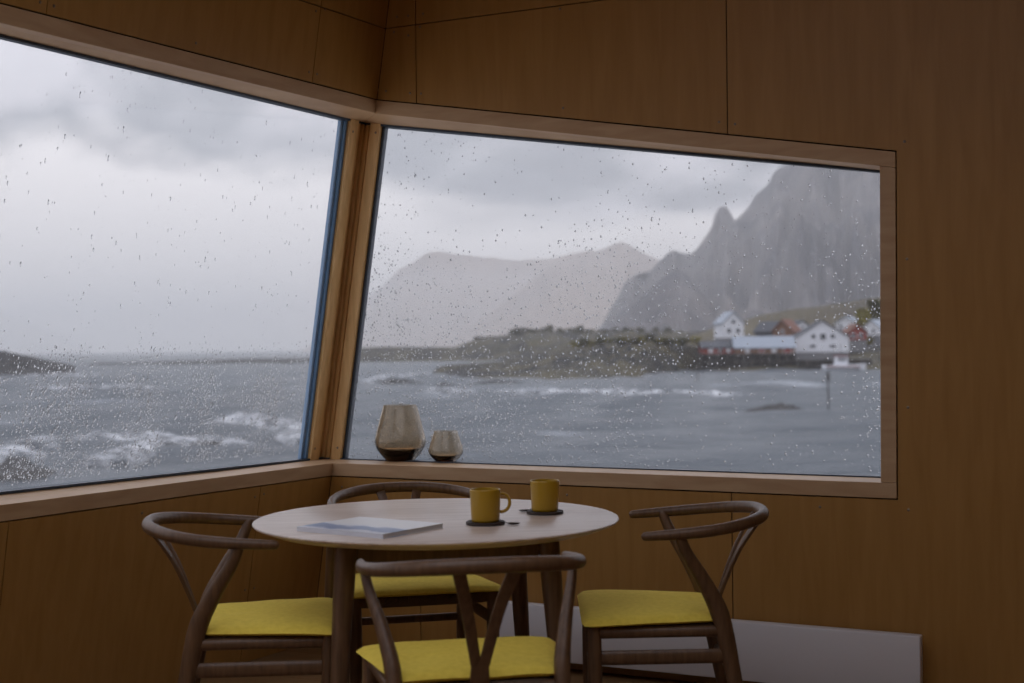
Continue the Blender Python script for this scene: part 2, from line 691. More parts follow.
# --- right window frame: head, sill, jamb, pane, gaskets
window_2 = bpy.data.objects.new('window_2', None)
link(window_2)
tag(window_2, 'slanting window with wide wooden frame looking towards mountains and village', kind='structure')
g = 0.0025
zTLi, zTRi, zBLi, zBRi = zTL - BW * 1.02, zTR - BW * 1.02, zBL + BW, zBR + BW
sTRi, sBRi = sTR - BW, sBR - BW
ztop_in = lambda s: ztop(s) - BW * 1.02
zbot_in = lambda s: zbot(s) + BW
mb = MB(); slab(mb, [cr_(zTLi), rr(sTR - g, ztop_in(sTR - g)), rr(sTR - g, zTR - g), cr_(zTL - g)], 0, G, nR)
mb.build('head_board', M['frame'], window_2, bevel=0.0015)
mb = MB(); slab(mb, [cr_(zBL + g), rr(sBR - g, zBR + g), rr(sBR - g, zbot_in(sBR - g)), cr_(zBLi)], 0, G, nR)
mb.build('sill_board', M['frame'], window_2, bevel=0.0015)
mb = MB(); slab(mb, [rr(sBRi, zbot_in(sBRi) + 0.0008), rr(sBR - g, zbot_in(sBR) + 0.0008), rr(sTR - g, ztop_in(sTR) - 0.0008), rr(sTRi, ztop_in(sTRi) - 0.0008)], 0, G, nR)
mb.build('jamb_board', M['frame'], window_2, bevel=0.0015)
mb = MB(); slab(mb, [cr_(zBLi), rr(sBRi, zbot_in(sBRi)), rr(sTRi, ztop_in(sTRi)), cr_(zTLi)], G - 0.012, G - 0.004, nR)
mb.build('pane', M['pane'], window_2)
gk = 0.008


def gasket(pts, n, parent):
    mb = MB(); slab(mb, pts, G - 0.03, G + 0.006, n)
    mb.build('gasket', M['gasket'], parent)


gasket([cr_(zTLi - gk), rr(sTRi, ztop_in(sTRi) - gk), rr(sTRi, ztop_in(sTRi)), cr_(zTLi)], nR, window_2)
gasket([cr_(zBLi), rr(sBRi, zbot_in(sBRi)), rr(sBRi, zbot_in(sBRi) + gk * .6), cr_(zBLi + gk * .6)], nR, window_2)
gasket([rr(sBRi - gk * .5, zbot_in(sBRi)), rr(sBRi, zbot_in(sBRi)), rr(sTRi, ztop_in(sTRi)), rr(sTRi - gk * .5, ztop_in(sTRi))], nR, window_2)

# --- left window
window_1 = bpy.data.objects.new('window_1', None)
link(window_1)
tag(window_1, 'long rain streaked window looking out over the open sea', kind='structure')
mb = MB(); slab(mb, [cl_(zTLl - BW), ll(SWIN, zTLl - BW), ll(SWIN, zTLl - g), cl_(zTLl - g)], 0, G, nL)
mb.build('head_board', M['frame'], window_1, bevel=0.0015)
mb = MB(); slab(mb, [cl_(zBLl + g), ll(SWIN, zBLl + g), ll(SWIN, zBLl + BW), cl_(zBLl + BW)], 0, G, nL)
mb.build('sill_board', M['frame'], window_1, bevel=0.0015)
mb = MB(); slab(mb, [ll(SWIN - BW, zBLl + BW), ll(SWIN, zBLl + BW), ll(SWIN, zTLl - BW), ll(SWIN - BW, zTLl - BW)], 0, G, nL)
mb.build('jamb_board', M['frame'], window_1, bevel=0.0015)
mb = MB(); slab(mb, [cl_(zBLl + BW), ll(SWIN - BW, zBLl + BW), ll(SWIN - BW, zTLl - BW), cl_(zTLl - BW)], G - 0.012, G - 0.004, nL)
mb.build('pane', M['pane'], window_1)
gasket([cl_(zTLl - BW - gk), ll(SWIN - BW, zTLl - BW - gk), ll(SWIN - BW, zTLl - BW), cl_(zTLl - BW)], nL, window_1)
gasket([cl_(zBLl + BW), ll(SWIN - BW, zBLl + BW), ll(SWIN - BW, zBLl + BW + gk), cl_(zBLl + BW + gk)], nL, window_1)

# --- glazed doors added out of view on the left wall for more daylight
added_glazed_doors = bpy.data.objects.new('added_glazed_doors', None)
link(added_glazed_doors)
tag(added_glazed_doors, 'added unseen glazed doors letting more daylight into the room', kind='structure')
nd = 4
for i in range(nd + 1):
    s = GS0 + (GS1 - GS0 - 0.06) * i / nd
    mb = MB(); slab(mb, [ll(s, 0), ll(s + 0.06, 0), ll(s + 0.06, GZ1), ll(s, GZ1)], 0.02, G, nL)
    mb.build('mullion', M['frame'], added_glazed_doors)
    if i < nd:
        s2_ = GS0 + (GS1 - GS0 - 0.06) * (i + 1) / nd
        mb = MB(); slab(mb, [ll(s + 0.06, 0), ll(s2_, 0), ll(s2_, GZ1), ll(s + 0.06, GZ1)], 0.1, 0.108, nL)
        mb.build('pane', M['pane'], added_glazed_doors)

# --- corner post between the windows, built of strips
trim_1 = bpy.data.objects.new('trim_1', None)
link(trim_1)
tag(trim_1, 'leaning wooden corner post between the two windows', kind='structure')
zp0, zp1 = zBL + BW - 0.02, zTL - BW + 0.03


def post(name, a0, a1, b0, b1, m, bev=0.0015):
    mb = MB()
    q = [(a0, b0), (a1, b0), (a1, b1), (a0, b1)]
    mb.prism([corner(zp0) + VC * G + e1l * a + e1r * b for a, b in q], [corner(zp1) + VC * G + e1l * a + e1r * b for a, b in q])
    return mb.build(name, m, trim_1, bevel=bev)


post('post_core', -0.02, 0.028, -0.02, 0.028, M['post'])
pl = post('post_strip', 0.072, 0.128, -0.01, 0.035, M['post'])
post('post_bead', 0.028, 0.072, -0.012, 0.014, M['post'])
post('post_bead', 0.046, 0.06, 0.014, 0.024, M['post'])
post('post_bead', -0.012, 0.014, 0.028, 0.066, M['post'])
post('post_bead', 0.014, 0.024, 0.040, 0.053, M['post'])
pr = post('post_strip', -0.01, 0.035, 0.066, 0.115, M['post'])
post('edge_strip', 0.128, 0.142, -0.01, 0.018, M['blue'])
post('edge_strip', 0.142, 0.158, -0.012, 0.004, M['blue'])
post('edge_strip', -0.01, 0.016, 0.115, 0.129, M['gasket'])
for z in (zp0 + 0.07, zp1 - 0.08):
    for p_, a, b, n in ((pl, 0.108, 0.035, -nL), (pr, 0.035, 0.098, -nR)):
        s = link(bpy.data.objects.new('screw', screw_mesh), p_)
        s.location = corner(z) + VC * G + e1l * a + e1r * b
        s.rotation_euler = n.to_track_quat('Z', 'Y').to_euler()

# --- floor, ceiling and the rest of the room behind the camera
LE, RE = lp_(SLEN, 0), rp_(RLEN, 0)
BK = Vector((2.2, -2.4, 0))
LE_T = lp_(SLEN, ZC)
poly = [C0 + VC * 0.2, RE + nR * 0.2, BK, LE + nL * 0.2]
mb = MB().prism([Vector((p.x, p.y, -0.022)) for p in poly], [Vector((p.x, p.y, -0.2)) for p in poly])
floor = mb.build('floor', M['ply_back'])
tag(floor, 'brown oak plank floor under the table', kind='structure')
# planks run along the right wall
PW = 0.19


def clip_poly(pg, p, n):
    out = []
    for i in range(len(pg)):
        a, b = pg[i], pg[(i + 1) % len(pg)]
        da, db = (a - p).dot(n), (b - p).dot(n)
        if da >= 0:
            out.append(a)
        if (da >= 0) != (db >= 0):
            out.append(a + (b - a) * (da / (da - db)))
    return out


base = [Vector((p.x, p.y, 0)) for p in (corner(0), RE, BK, LE)]
base[0] = C0 + VC * 0.012
base[1] = RE + nR * 0.012
for i in range(60):
    q0 = C0 + nR * (0.02 - PW * i)
    pg = clip_poly(base, q0 - nR * (GAP * .5), -nR)
    if len(pg) < 3:
        break
    pg = clip_poly(pg, q0 - nR * (PW - GAP * .5), nR)
    if len(pg) < 3:
        continue
    MB().prism(pg, [p - UP * 0.02 for p in pg]).build('plank', M['floorw'], floor)
top = [corner(ZC) + VC * 0.2, rp_(RLEN, ZC) + nR * 0.2, BK + UP * ZC, LE_T + nL * 0.2]
# ceiling with a roof window added out of view to brighten the table area
mI = -flat(nL)
Q0 = corner(ZC) + e1l * 2.0 + mI * 0.25
KL, KW = 5.8, 3.9


def kp(a, b, z=0.0):
    return Q0 + e1l * a + mI * b + UP * z


MBc = MB()
pieces = [clip_poly(top, kp(0, 0), -e1l), clip_poly(top, kp(KL, 0), e1l)]
mid_ = clip_poly(clip_poly(top, kp(0, 0), e1l), kp(KL, 0), -e1l)
pieces += [clip_poly(mid_, kp(0, 0), -mI), clip_poly(mid_, kp(0, KW), mI)]
for q in pieces:
    MBc.prism(q, [p + UP * 0.15 for p in q])
ceiling = MBc.build('ceiling', M['ceil'])
added_roof_window = bpy.data.objects.new('added_roof_window', None)
link(added_roof_window)
tag(added_roof_window, 'added unseen roof window letting more daylight onto the table', kind='structure')


def kbox(name, a0, a1, b0, b1, z0, z1, m):
    q = [(a0, b0), (a1, b0), (a1, b1), (a0, b1)]
    MB().prism([kp(a, b, z0) for a, b in q], [kp(a, b, z1) for a, b in q]).build(name, m, added_roof_window)


e_ = 0.001
for (a0, a1, b0, b1) in ((e_, KL - e_, e_, 0.05), (e_, KL - e_, KW - 0.05, KW - e_), (e_, 0.05, 0.05, KW - 0.05), (KL - 0.05, KL - e_, 0.05, KW - 0.05), (KL / 2 - 0.03, KL / 2 + 0.03, 0.05, KW - 0.05)):
    kbox('curb_board', a0, a1, b0, b1, 0.002, 0.2, M['frame'])
for (a0, a1) in ((0.05, KL / 2 - 0.03), (KL / 2 + 0.03, KL - 0.05)):
    kbox('pane', a0, a1, 0.05, KW - 0.05, 0.16, 0.168, M['pane'])
tag(ceiling, 'plywood ceiling above the table', kind='structure')


def plain_wall(name, a, b, a2, b2, label):
    mid = (a + b + a2 + b2) / 4
    n = (b - a).cross(UP).normalized()
    c = Vector((0, 1, 1))
    n = n if (mid - c).dot(n) > 0 else -n
    o = MB().prism([a, b, b2, a2], [p + n * 0.12 for p in (a, b, b2, a2)]).build(name, M['ceil'])
    tag(o, label, kind='structure')


plain_wall('wall_back', BK, LE, BK + UP * ZC, LE_T, 'plywood wall behind the viewer')
plain_wall('wall_side', RE, BK, RE + UP * ZC, BK + UP * ZC, 'plywood wall at the far right side')

# ------------------------------------------------------------------ wall heater
hx0 = rs(489, 608)[0]
hN = -nR
hl = on_right(489, 608, -0.085)
hr = on_right(920, 635, -0.085)
s0, s1h = (hl - C0).dot(e1r), (hr - C0).dot(e1r)
zt, zb = 0.254, 0.045
heater = thing('panel_heater', C0 + e1r * (s0 + s1h) / 2 + nR * 0.0, math.atan2(e1r.y, e1r.x),
               'long low white panel heater along the wall under the village window', 'heater')
hw = (s1h - s0) / 2
# local x along the wall, local -y into the room
MB().box(-hw, hw, -0.085, -0.035, zb, zt).build('body', M['white'], heater, bevel=0.006, smooth=40)
MB().box(-hw + 0.02, hw - 0.02, -0.034, -0.002, zb + 0.04, zt - 0.05).build('wall_bracket', M['white'], heater)
for k in (-1, 1):
    MB().box(k * hw * 0.72 - 0.02, k * hw * 0.72 + 0.02, -0.075, -0.04, 0.0, zb + 0.002).build('foot', M['white'], heater, bevel=0.003)

# ------------------------------------------------------------------ table
TZ = 0.73
TC = Vector((-0.232, 4.215, 0))
table = thing('dining_table', TC, R(9.5), 'round oak dining table with tapered legs in the window corner', 'table')
TR_ = 0.547
prof = [(0, TZ), (TR_ - 0.004, TZ), (TR_ - 0.001, TZ - 0.0015), (TR_, TZ - 0.004), (TR_ - 0.004, TZ - 0.009), (TR_ - 0.05, TZ - 0.026), (TR_ - 0.06, TZ - 0.027), (0, TZ - 0.027)]
MB().lathe(prof, 96).build('table_top', M['table'], table, smooth=30)
AZ = TZ - 0.027
la = 0.285
mb = MB()
for k in range(4):
    a = R(90 * k)
    c, s = math.cos(a), math.sin(a)
    q = [(-la + 0.01, la - 0.024), (la - 0.01, la - 0.024), (la - 0.01, la - 0.002), (-la + 0.01, la - 0.002)]
    q = [(x * c - y * s, x * s + y * c) for x, y in q]
    o = MB().prism([Vector((x, y, AZ)) for x, y in q], [Vector((x, y, AZ - 0.065)) for x, y in q]).build('apron', M['oak'], table, bevel=0.002)
for sx in (-1, 1):
    for sy in (-1, 1):
        pts = [Vector((sx * (la + 0.045 * (1 - t)), sy * (la + 0.045 * (1 - t)), t * AZ)) for t in np.linspace(0, 1, 12)]
        mb = MB().tube(pts, [0.0165 + 0.0155 * t ** 0.8 for t in np.linspace(0, 1, 12)], 20, cap=False)
        mb.build('leg', M['oak'], table, smooth=50)

# ------------------------------------------------------------------ chairs
SEATZ = 0.435


def seat_outline(n, fw, rw, fy, ry, e=5.0):
    """rounded trapezoid"""
    out = []
    for k in range(n):
        a = 2 * math.pi * k / n
        cx, sy = math.cos(a), math.sin(a)
        r = (abs(cx) ** e + abs(sy) ** e) ** (-1 / e)
        u, v = cx * r, sy * r
        t = (v + 1) / 2
        out.append(((rw + (fw - rw) * t) * u, ry + (fy - ry) * t))
    return out


def cushion_mesh():
    n = 72
    mb = MB()
    ol = seat_outline(n, 0.270, 0.198, 0.224, -0.180, 16)
    rows = [(0.0, 0.031), (0.35, 0.0315), (0.7, 0.030), (0.88, 0.027), (0.95, 0.023), (0.985, 0.017), (1.0, 0.0145), (1.012, 0.0125), (1.0, 0.0105), (0.985, 0.007), (0.95, 0.003), (0.85, 0.0), (0.5, 0.0), (0.0, 0.0)]
    vs, fs, idx = [], [], []
    for r, z in rows:
        if r == 0:
            idx.append([len(vs)])
            vs.append((0, 0.03, z))
            continue
        idx.append(list(range(len(vs), len(vs) + n)))
        for k, (x, y) in enumerate(ol):
            wob = 0.0022 * noise.noise(Vector((x * 9, y * 9, z * 20))) * min(r * 2, 1)
            sag = -0.010 * (max(0, abs(x) / 0.25 - 0.6) + max(0, y / 0.22 - 0.8)) * r ** 4 * (1 if z > .01 else .5)
            vs.append((x * r, 0.03 * (1 - r) + y * r, z + wob + sag))
    for A, B in zip(idx[:-1], idx[1:]):
        for k in range(n):
            k2 = (k + 1) % n
            if len(A) == 1:
                fs.append((A[0], B[k], B[k2]))
            elif len(B) == 1:
                fs.append((A[k2], A[k], B[0]))
            else:
                fs.append((A[k], B[k], B[k2], A[k2]))
    mb.add(vs, fs)
    return mb.mesh('pad', M['felt'], 60)


CH = {}


def chair_meshes():
    S = SEATZ
    # front legs
    pts = [Vector((0, 0, z)) for z in np.linspace(0, S + 0.012, 10)]
    CH['leg_front'] = MB().tube(pts, interp([0.0135, 0.0175, 0.0205, 0.0215, 0.019], 10), 14).mesh('leg', M['oak'], 60)
    # rear leg sweeping forward and up to the arm (right side, x > 0)
    for side in (-1, 1):
        k = catmull([(0.205 * side, -0.262, 0), (0.204 * side, -0.225, 0.2), (0.203 * side, -0.187, 0.4), (0.206 * side, -0.165, 0.485), (0.226 * side, -0.119, 0.575), (0.250 * side, -0.074, 0.65), (0.262 * side, -0.050, 0.707)], 6)
        rr_ = interp([0.0135, 0.018, 0.0235, 0.024, 0.0195, 0.0155, 0.013], len(k))
        CH['leg_rear%d' % side] = MB().tube(k, [(r * 0.85, r * 1.12) for r in rr_], 14, up=(0, 1, 0)).mesh('leg', M['oak'], 60)
    # steam-bent bow
    half = [(0.262, 0.045, 0.702), (0.267, -0.03, 0.707), (0.264, -0.108, 0.713), (0.246, -0.183, 0.721), (0.205, -0.248, 0.730), (0.135, -0.298, 0.738), (0.055, -0.321, 0.742)]
    pts = half + [(-x, y, z) for x, y, z in reversed(half)]
    k = catmull(pts, 6)
    m = len(k)
    rr_ = interp([0.0125, 0.015, 0.0165, 0.0165, 0.0175, 0.0185, 0.0185, 0.0185, 0.0185, 0.0175, 0.0165, 0.0165, 0.015, 0.0125], m)
    CH['bow'] = MB().tube(k, [(r * 0.9, r) for r in rr_], 16, up=(0, 0, 1)).mesh('top_rail', M['oak'], 60)
    # Y shaped splat, bent from flat stock
    mb = MB()
    zt_ = 0.731

    def strip(path, w, th):
        path = [Vector(p) for p in path]
        vs, fs = [], []
        for i, p in enumerate(path):
            t = (path[min(i + 1, len(path) - 1)] - path[max(i - 1, 0)]).normalized()
            nn = Vector((0, 1, 0)); nn = (nn - t * nn.dot(t)).normalized()
            b = t.cross(nn)
            ww = w[i] / 2
            for sx, sy in ((-1, -1), (1, -1), (1, 1), (-1, 1)):
                vs.append(p + b * ww * sx + nn * th / 2 * sy)
        for i in range(len(path) - 1):
            for q in range(4):
                q2 = (q + 1) % 4
                fs.append((i * 4 + q, i * 4 + q2, i * 4 + 4 + q2, i * 4 + 4 + q))
        fs += [(3, 2, 1, 0), tuple(range(len(path) * 4 - 4, len(path) * 4))]
        mb.add(vs, fs)

    strip([(0, -0.172, 0.415), (0, -0.185, 0.46), (0, -0.1975, 0.50)], [0.05, 0.046, 0.040], 0.0095)
    for s in (-1, 1):
        ctl = catmull([(0.010 * s, -0.194, 0.488), (0.020 * s, -0.212, 0.54), (0.041 * s, -0.254, 0.64), (0.066 * s, -0.311, zt_)], 5)
        strip(ctl, interp([0.026, 0.027, 0.029, 0.032], len(ctl)), 0.0095)
    CH['splat'] = mb.mesh('back_splat', M['oak'], 40, bevel=0.0015)
    # seat rails, stretchers
    def rod(a, b, r, name):
        pts = [Vector(a).lerp(Vector(b), t) for t in np.linspace(0, 1, 6)]
        return MB().tube(pts, r, 12, up=(0, 0, 1)).mesh(name, M['oak'], 60)
    CH['rail_front'] = rod((-0.225, 0.19, S - 0.01), (0.225, 0.19, S - 0.01), (0.011, 0.016), 'seat_rail')
    CH['rail_rear'] = rod((-0.203, -0.176, S - 0.012), (0.203, -0.176, S - 0.012), (0.011, 0.016), 'seat_rail')
    for s in (-1, 1):
        CH['rail_side%d' % s] = rod((0.228 * s, 0.19, S - 0.012), (0.204 * s, -0.176, S - 0.012), (0.011, 0.016), 'seat_rail')
        a, b = Vector((0.226 * s, 0.187, 0.352)), Vector((0.204 * s, -0.193, 0.352))
        CH['str_side%d' % s] = MB().tube([a.lerp(b, t) for t in np.linspace(0, 1, 6)], (0.008, 0.021), 12, up=(0, 0, 1)).mesh('stretcher', M['oak'], 60)
    CH['str_front'] = rod((-0.226, 0.19, 0.27), (0.226, 0.19, 0.27), (0.008, 0.014), 'stretcher')
    CH['str_rear'] = rod((-0.204, -0.207, 0.29), (0.204, -0.207, 0.29), (0.008, 0.014), 'stretcher')
    # woven seat, dished, with the four cord triangles raised
    n = 64
    ol = seat_outline(n, 0.236, 0.196, 0.202, -0.188, 7)
    vs, fs, idx = [], [], []
    for r, z in [(0, -0.006), (0.4, -0.004), (0.8, 0.004), (0.94, 0.008), (1.0, 0.002), (1.02, -0.012), (1.0, -0.026), (0.9, -0.03), (0, -0.03)]:
        if r == 0:
            idx.append([len(vs)]); vs.append((0, 0, S + z)); continue
        idx.append(list(range(len(vs), len(vs) + n)))
        vs += [(x * r, y * r, S + z) for x, y in ol]
    for A, B in zip(idx[:-1], idx[1:]):
        for k in range(n):
            k2 = (k + 1) % n
            if len(A) == 1: fs.append((A[0], B[k], B[k2]))
            elif len(B) == 1: fs.append((A[k2], A[k], B[0]))
            else: fs.append((A[k], B[k], B[k2], A[k2]))
    CH['seat'] = MB().add(vs, fs).mesh('woven_seat', M['cord'], 60)
    CH['cushion'] = cushion_mesh()


chair_meshes()


def chair(loc, rzdeg, label, clabel):
    t = thing('dining_chair', loc, R(rzdeg), label, 'chair', 'bent wood armchairs around the round table')
    for s in (-1, 1):
        o = link(bpy.data.objects.new('leg', CH['leg_front']), t)
        o.location = (0.226 * s, 0.19, 0)
        link(bpy.data.objects.new('leg', CH['leg_rear%d' % s]), t)
        link(bpy.data.objects.new('seat_rail', CH['rail_side%d' % s]), t)
        link(bpy.data.objects.new('stretcher', CH['str_side%d' % s]), t)
    for k, nme in (('rail_front', 'seat_rail'), ('rail_rear', 'seat_rail'), ('str_front', 'stretcher'), ('str_rear', 'stretcher'), ('bow', 'top_rail'), ('splat', 'back_splat'), ('seat', 'woven_seat')):
        link(bpy.data.objects.new(nme, CH[k]), t)
    c = link(bpy.data.objects.new('seat_cushion', CH['cushion']))
    c.location = Vector(loc) + Vector((0, 0, SEATZ + 0.0085))
    c.rotation_euler = (0, 0, R(rzdeg))
    tag(c, clabel, 'cushion', 'yellow felt cushions on the chairs')
    return t


chair((-0.119, 3.515, 0), 10.5, 'dark wooden armchair nearest the viewer with its back turned', 'yellow felt cushion on the armchair nearest the viewer')
chair((0.42, 4.215, 0), 89, 'dark wooden armchair to the right of the table in front of the heater', 'yellow felt cushion on the armchair in front of the heater')
chair((-0.74, 4.115, 0), -82, 'dark wooden armchair to the left of the table beside the sea window wall', 'yellow felt cushion on the armchair left of the table')
chair((-0.337, 4.72, 0), 194, 'dark wooden armchair behind the table facing the viewer below the vases', 'yellow felt cushion on the armchair behind the table')

# ------------------------------------------------------------------ things on the table
# book
b0, b1, b2, b3 = (on_z(300.5, 530.8, TZ), on_z(380, 539.3, TZ), on_z(440.5, 528.5, TZ), on_z(363, 520.3, TZ))
bc = (b0 + b1 + b2 + b3) / 4
ex = ((b2 - b1) + (b3 - b0)).normalized()
ey = UP.cross(ex)
bl = ((b2 - b1).length + (b3 - b0).length) / 4
bw = ((b1 - b0).length + (b2 - b3).length) / 4
print('book', bl * 2, bw * 2)
book = thing('book', (bc.x, bc.y, TZ), math.atan2(ex.y, ex.x), 'closed paperback book with a pale blue and white mountain cover', 'book')
th = 0.013
MB().box(-bl + 0.001, bl - 0.002, -bw + 0.002, bw - 0.002, 0.0009, th - 0.0009).build('pages', M['paper'], book)
MB().box(-bl, bl, -bw, bw, th - 0.0009, th).build('front_cover', M['book'], book)
MB().box(-bl, bl, -bw, bw, 0, 0.0009).build('back_cover', M['book'], book)
MB().box(-bl - 0.0009, -bl + 0.0009, -bw, bw, 0, th).build('spine', M['book'], book)


def mug(px, py, hdir, label, clabel, slabel, spoon_at, spoon_rz):
    p = on_z(px, py, TZ)
    co = MB().lathe([(0, 0), (0.054, 0), (0.0565, 0.001), (0.0565, 0.0075), (0.055, 0.009), (0.047, 0.009), (0.046, 0.008), (0, 0.008)], 48).build('coaster', M['coaster'], smooth=40)
    co.location = p
    tag(co, clabel, 'coaster', 'dark round coasters')
    m = thing('mug', p + UP * 0.0083, hdir, label, 'mug', 'yellow mugs on the table')
    h, r = 0.094, 0.0445
    prof = [(0, 0), (0.037, 0), (0.0395, 0.002), (0.041, 0.008), (r, h - 0.006), (r + 0.0004, h - 0.002), (r - 0.0012, h), (r - 0.0035, h - 0.001), (r - 0.0042, h - 0.006), (0.0375, 0.012), (0.034, 0.007), (0, 0.006)]
    MB().lathe(prof, 56).build('mug_body', M['mug'], m, smooth=50)
    pts = []
    for a in np.linspace(112, -112, 22):
        pts.append(Vector((0.047 + 0.0235 * math.cos(R(a)), 0, 0.054 + 0.0265 * math.sin(R(a)))))
    MB().tube(pts, [(0.0048, 0.0036)] * 22, 10, up=(0, 1, 0)).build('handle', M['mug'], m, smooth=60)
    MB().lathe([(0, 0.062), (0.0405, 0.062)], 40).build('coffee', M['coaster'], m)
    # spoon
    q = on_z(spoon_at[0], spoon_at[1], TZ)
    s = thing('spoon', q, spoon_rz, slabel, 'spoon', 'small dark spoons by the mugs')
    mb = MB()
    vs, fs = [], []
    L, W = 0.021, 0.0125
    n, rows = 20, [(0.0, 0.001), (0.6, 0.0022), (0.95, 0.0062), (1.0, 0.0068), (0.97, 0.0064), (0.6, 0.0032), (0.0, 0.002)]
    idx = []
    for rr_, z in rows:
        if rr_ == 0:
            idx.append([len(vs)]); vs.append((0, 0, z)); continue
        idx.append(list(range(len(vs), len(vs) + n)))
        for k in range(n):
            a = 2 * math.pi * k / n
            vs.append((L * rr_ * math.cos(a), W * rr_ * math.sin(a) * (1 + 0.12 * math.cos(a)), z))
    for A, B in zip(idx[:-1], idx[1:]):
        for k in range(n):
            k2 = (k + 1) % n
            if len(A) == 1: fs.append((A[0], B[k2], B[k]))
            elif len(B) == 1: fs.append((A[k], A[k2], B[0]))
            else: fs.append((A[k], A[k2], B[k2], B[k]))
    mb.add(vs, fs)
    mb.build('bowl', M['spoon'], s, smooth=70)
    pts = [(0.019, 0, 0.0066), (0.024, 0, 0.0095), (0.034, 0, 0.0115), (0.06, 0, 0.0118), (0.078, 0, 0.0112)]
    k = catmull(pts, 4)
    MB().tube(k, [(w, 0.0009) for w in interp([0.0028, 0.0022, 0.0026, 0.0038, 0.0042], len(k))], 8, up=(0, 0, 1)).build('handle', M['spoon'], s, smooth=60)
    return m


mug(485.5, 524.3, R(4), 'yellow mug with round handle beside the book', 'dark round coaster under the mug beside the book', 'small dark spoon pointing right from the mug beside the book', (513.5, 525.2), R(172))
mug(545, 513.5, R(55), 'yellow mug nearest the right rim of the table', 'dark round coaster under the mug nearest the right rim', 'small dark spoon pointing left from the mug nearest the right rim', (524.5, 512), R(28))

# ------------------------------------------------------------------ vases on the sill
def vase(px, py, hgt, rmax, label):
    # stands on the sill of the right window
    s, z = 0, 0
    d = ray(px, py)
    zs = zbot_in(rs(px, 465)[0])
    p = on_z(px, py, zs)
    off = (p - C0).dot(nR)
    print('vase depth on sill', off, zs)
    prof_o = [(0.0, 0.0), (0.50, 0.0), (0.56, 0.012), (0.78, 0.12), (0.95, 0.24), (1.0, 0.34), (0.97, 0.44), (0.86, 0.64), (0.74, 0.84), (0.665, 0.97), (0.655, 1.0)]
    prof_i = [(0.632, 1.0), (0.64, 0.97), (0.712, 0.84), (0.83, 0.64), (0.938, 0.44), (0.965, 0.35), (0.90, 0.245), (0.66, 0.16), (0.35, 0.12), (0.0, 0.11)]
    P1 = catmull([Vector((r, z, 0)) for r, z in prof_o], 3)
    P2 = catmull([Vector((r, z, 0)) for r, z in prof_i], 3)
    prof = [(max(v.x, 0) * rmax, v.y * hgt) for v in P1 + P2]
    prof[0] = (0, prof[0][1]); prof[-1] = (0, prof[-1][1])
    o = MB().lathe(prof, 56).build('glass_vase', M['smoke'], smooth=60)
    o.location = p + UP * 0.0006
    return tag(o, label, 'vase', 'smoky glass vases on the window sill')


vase(400.5, 460.6, 0.237, 0.109, 'large smoky amber glass vase on the window sill')
vase(446, 461.9, 0.131, 0.073, 'small smoky amber glass vase on the window sill')


# ------------------------------------------------------------------ rain on the panes
def drops(name, count, pt, n_out, smax, zlo, zhi, rlo, rhi, stretch, label, dens):
    seg = 7
    ang = np.arange(seg) * 2 * math.pi / seg
    tmpl, tf = [], []
    for r, h in ((1.0, 0.0), (0.88, 0.12), (0.5, 0.25)):
        for a in ang:
            tmpl.append((r * math.cos(a), r * math.sin(a), h))
    tmpl.append((0, 0, 0.30))
    tmpl.append((0, 0, 0.0))
    for rr_ in range(2):
        for k in range(seg):
            k2 = (k + 1) % seg
            tf.append((rr_ * seg + k, rr_ * seg + k2, rr_ * seg + seg + k2))
            tf.append((rr_ * seg + k, rr_ * seg + seg + k2, rr_ * seg + seg + k))
    top_, bot_ = 3 * seg, 3 * seg + 1
    for k in range(seg):
        k2 = (k + 1) % seg
        tf.append((2 * seg + k, 2 * seg + k2, top_))
        tf.append((k2, k, bot_))
    tmpl = np.array(tmpl)
    tf = np.array(tf)
    V, Fc = [], []
    nn = 0
    while nn < count:
        s, z = rng.uniform(*smax), rng.uniform(zlo, zhi)
        p = pt(s, z)
        if p is None or rng.random() > dens(s, z):
            continue
        r = rlo + (rhi - rlo) * rng.random() ** 3.2
        st = 1 + stretch * rng.random() ** 2
        e1 = e1r if n_out is nR else e1l
        e2 = UP if n_out is nR else e2l
        B = np.array([e1[:], e2[:], n_out[:]])
        loc = tmpl * np.array([r, r * st, r * 0.9])
        V.append(loc @ B + np.array(p[:]))
        Fc.append(tf + nn * len(tmpl))
        nn += 1
    V = np.concatenate(V)
    Fc = np.concatenate(Fc)
    me = bpy.data.meshes.new(name)
    me.vertices.add(len(V))
    me.vertices.foreach_set('co', V.astype(np.float32).ravel())
    me.loops.add(len(Fc) * 3)
    me.loops.foreach_set('vertex_index', Fc.astype(np.int32).ravel())
    me.polygons.add(len(Fc))
    me.polygons.foreach_set('loop_start', np.arange(0, len(Fc) * 3, 3, dtype=np.int32))
    me.update()
    me.validate()
    me.shade_smooth()
    me.materials.append(M['drop'])
    o = link(bpy.data.objects.new(name, me))
    tag(o, label, 'raindrops', kind='stuff')
    return o


def pt_right(s, z):
    s0 = KR * z - 0.1
    if s < s0 + 0.02 or s > sTRi - 0.01 or z < zbot_in(s) + 0.01 or z > ztop_in(s) - 0.012:
        return None
    return rp_(s, z) + nR * (G - 0.0038)


def pt_left(s, z):
    return lp_(s, z) + nL * (G - 0.0038)


def dens_r(s, z):
    c = 0.5 + 0.9 * noise.noise(Vector((s * 1.7, z * 1.1, 3.3)))
    return max(0.12, min(1, c)) * max(0.14, min(1.0, 1.0 - (z - 1.38) * 2.4))


def dens_l(s, z):
    c = 0.55 + 0.7 * noise.noise(Vector((s * 6.0, z * 1.2, 9.1)))
    return max(0.15, min(1, c)) * max(0.025, min(1.0, 1.0 - (z - 1.10) * 6.5))


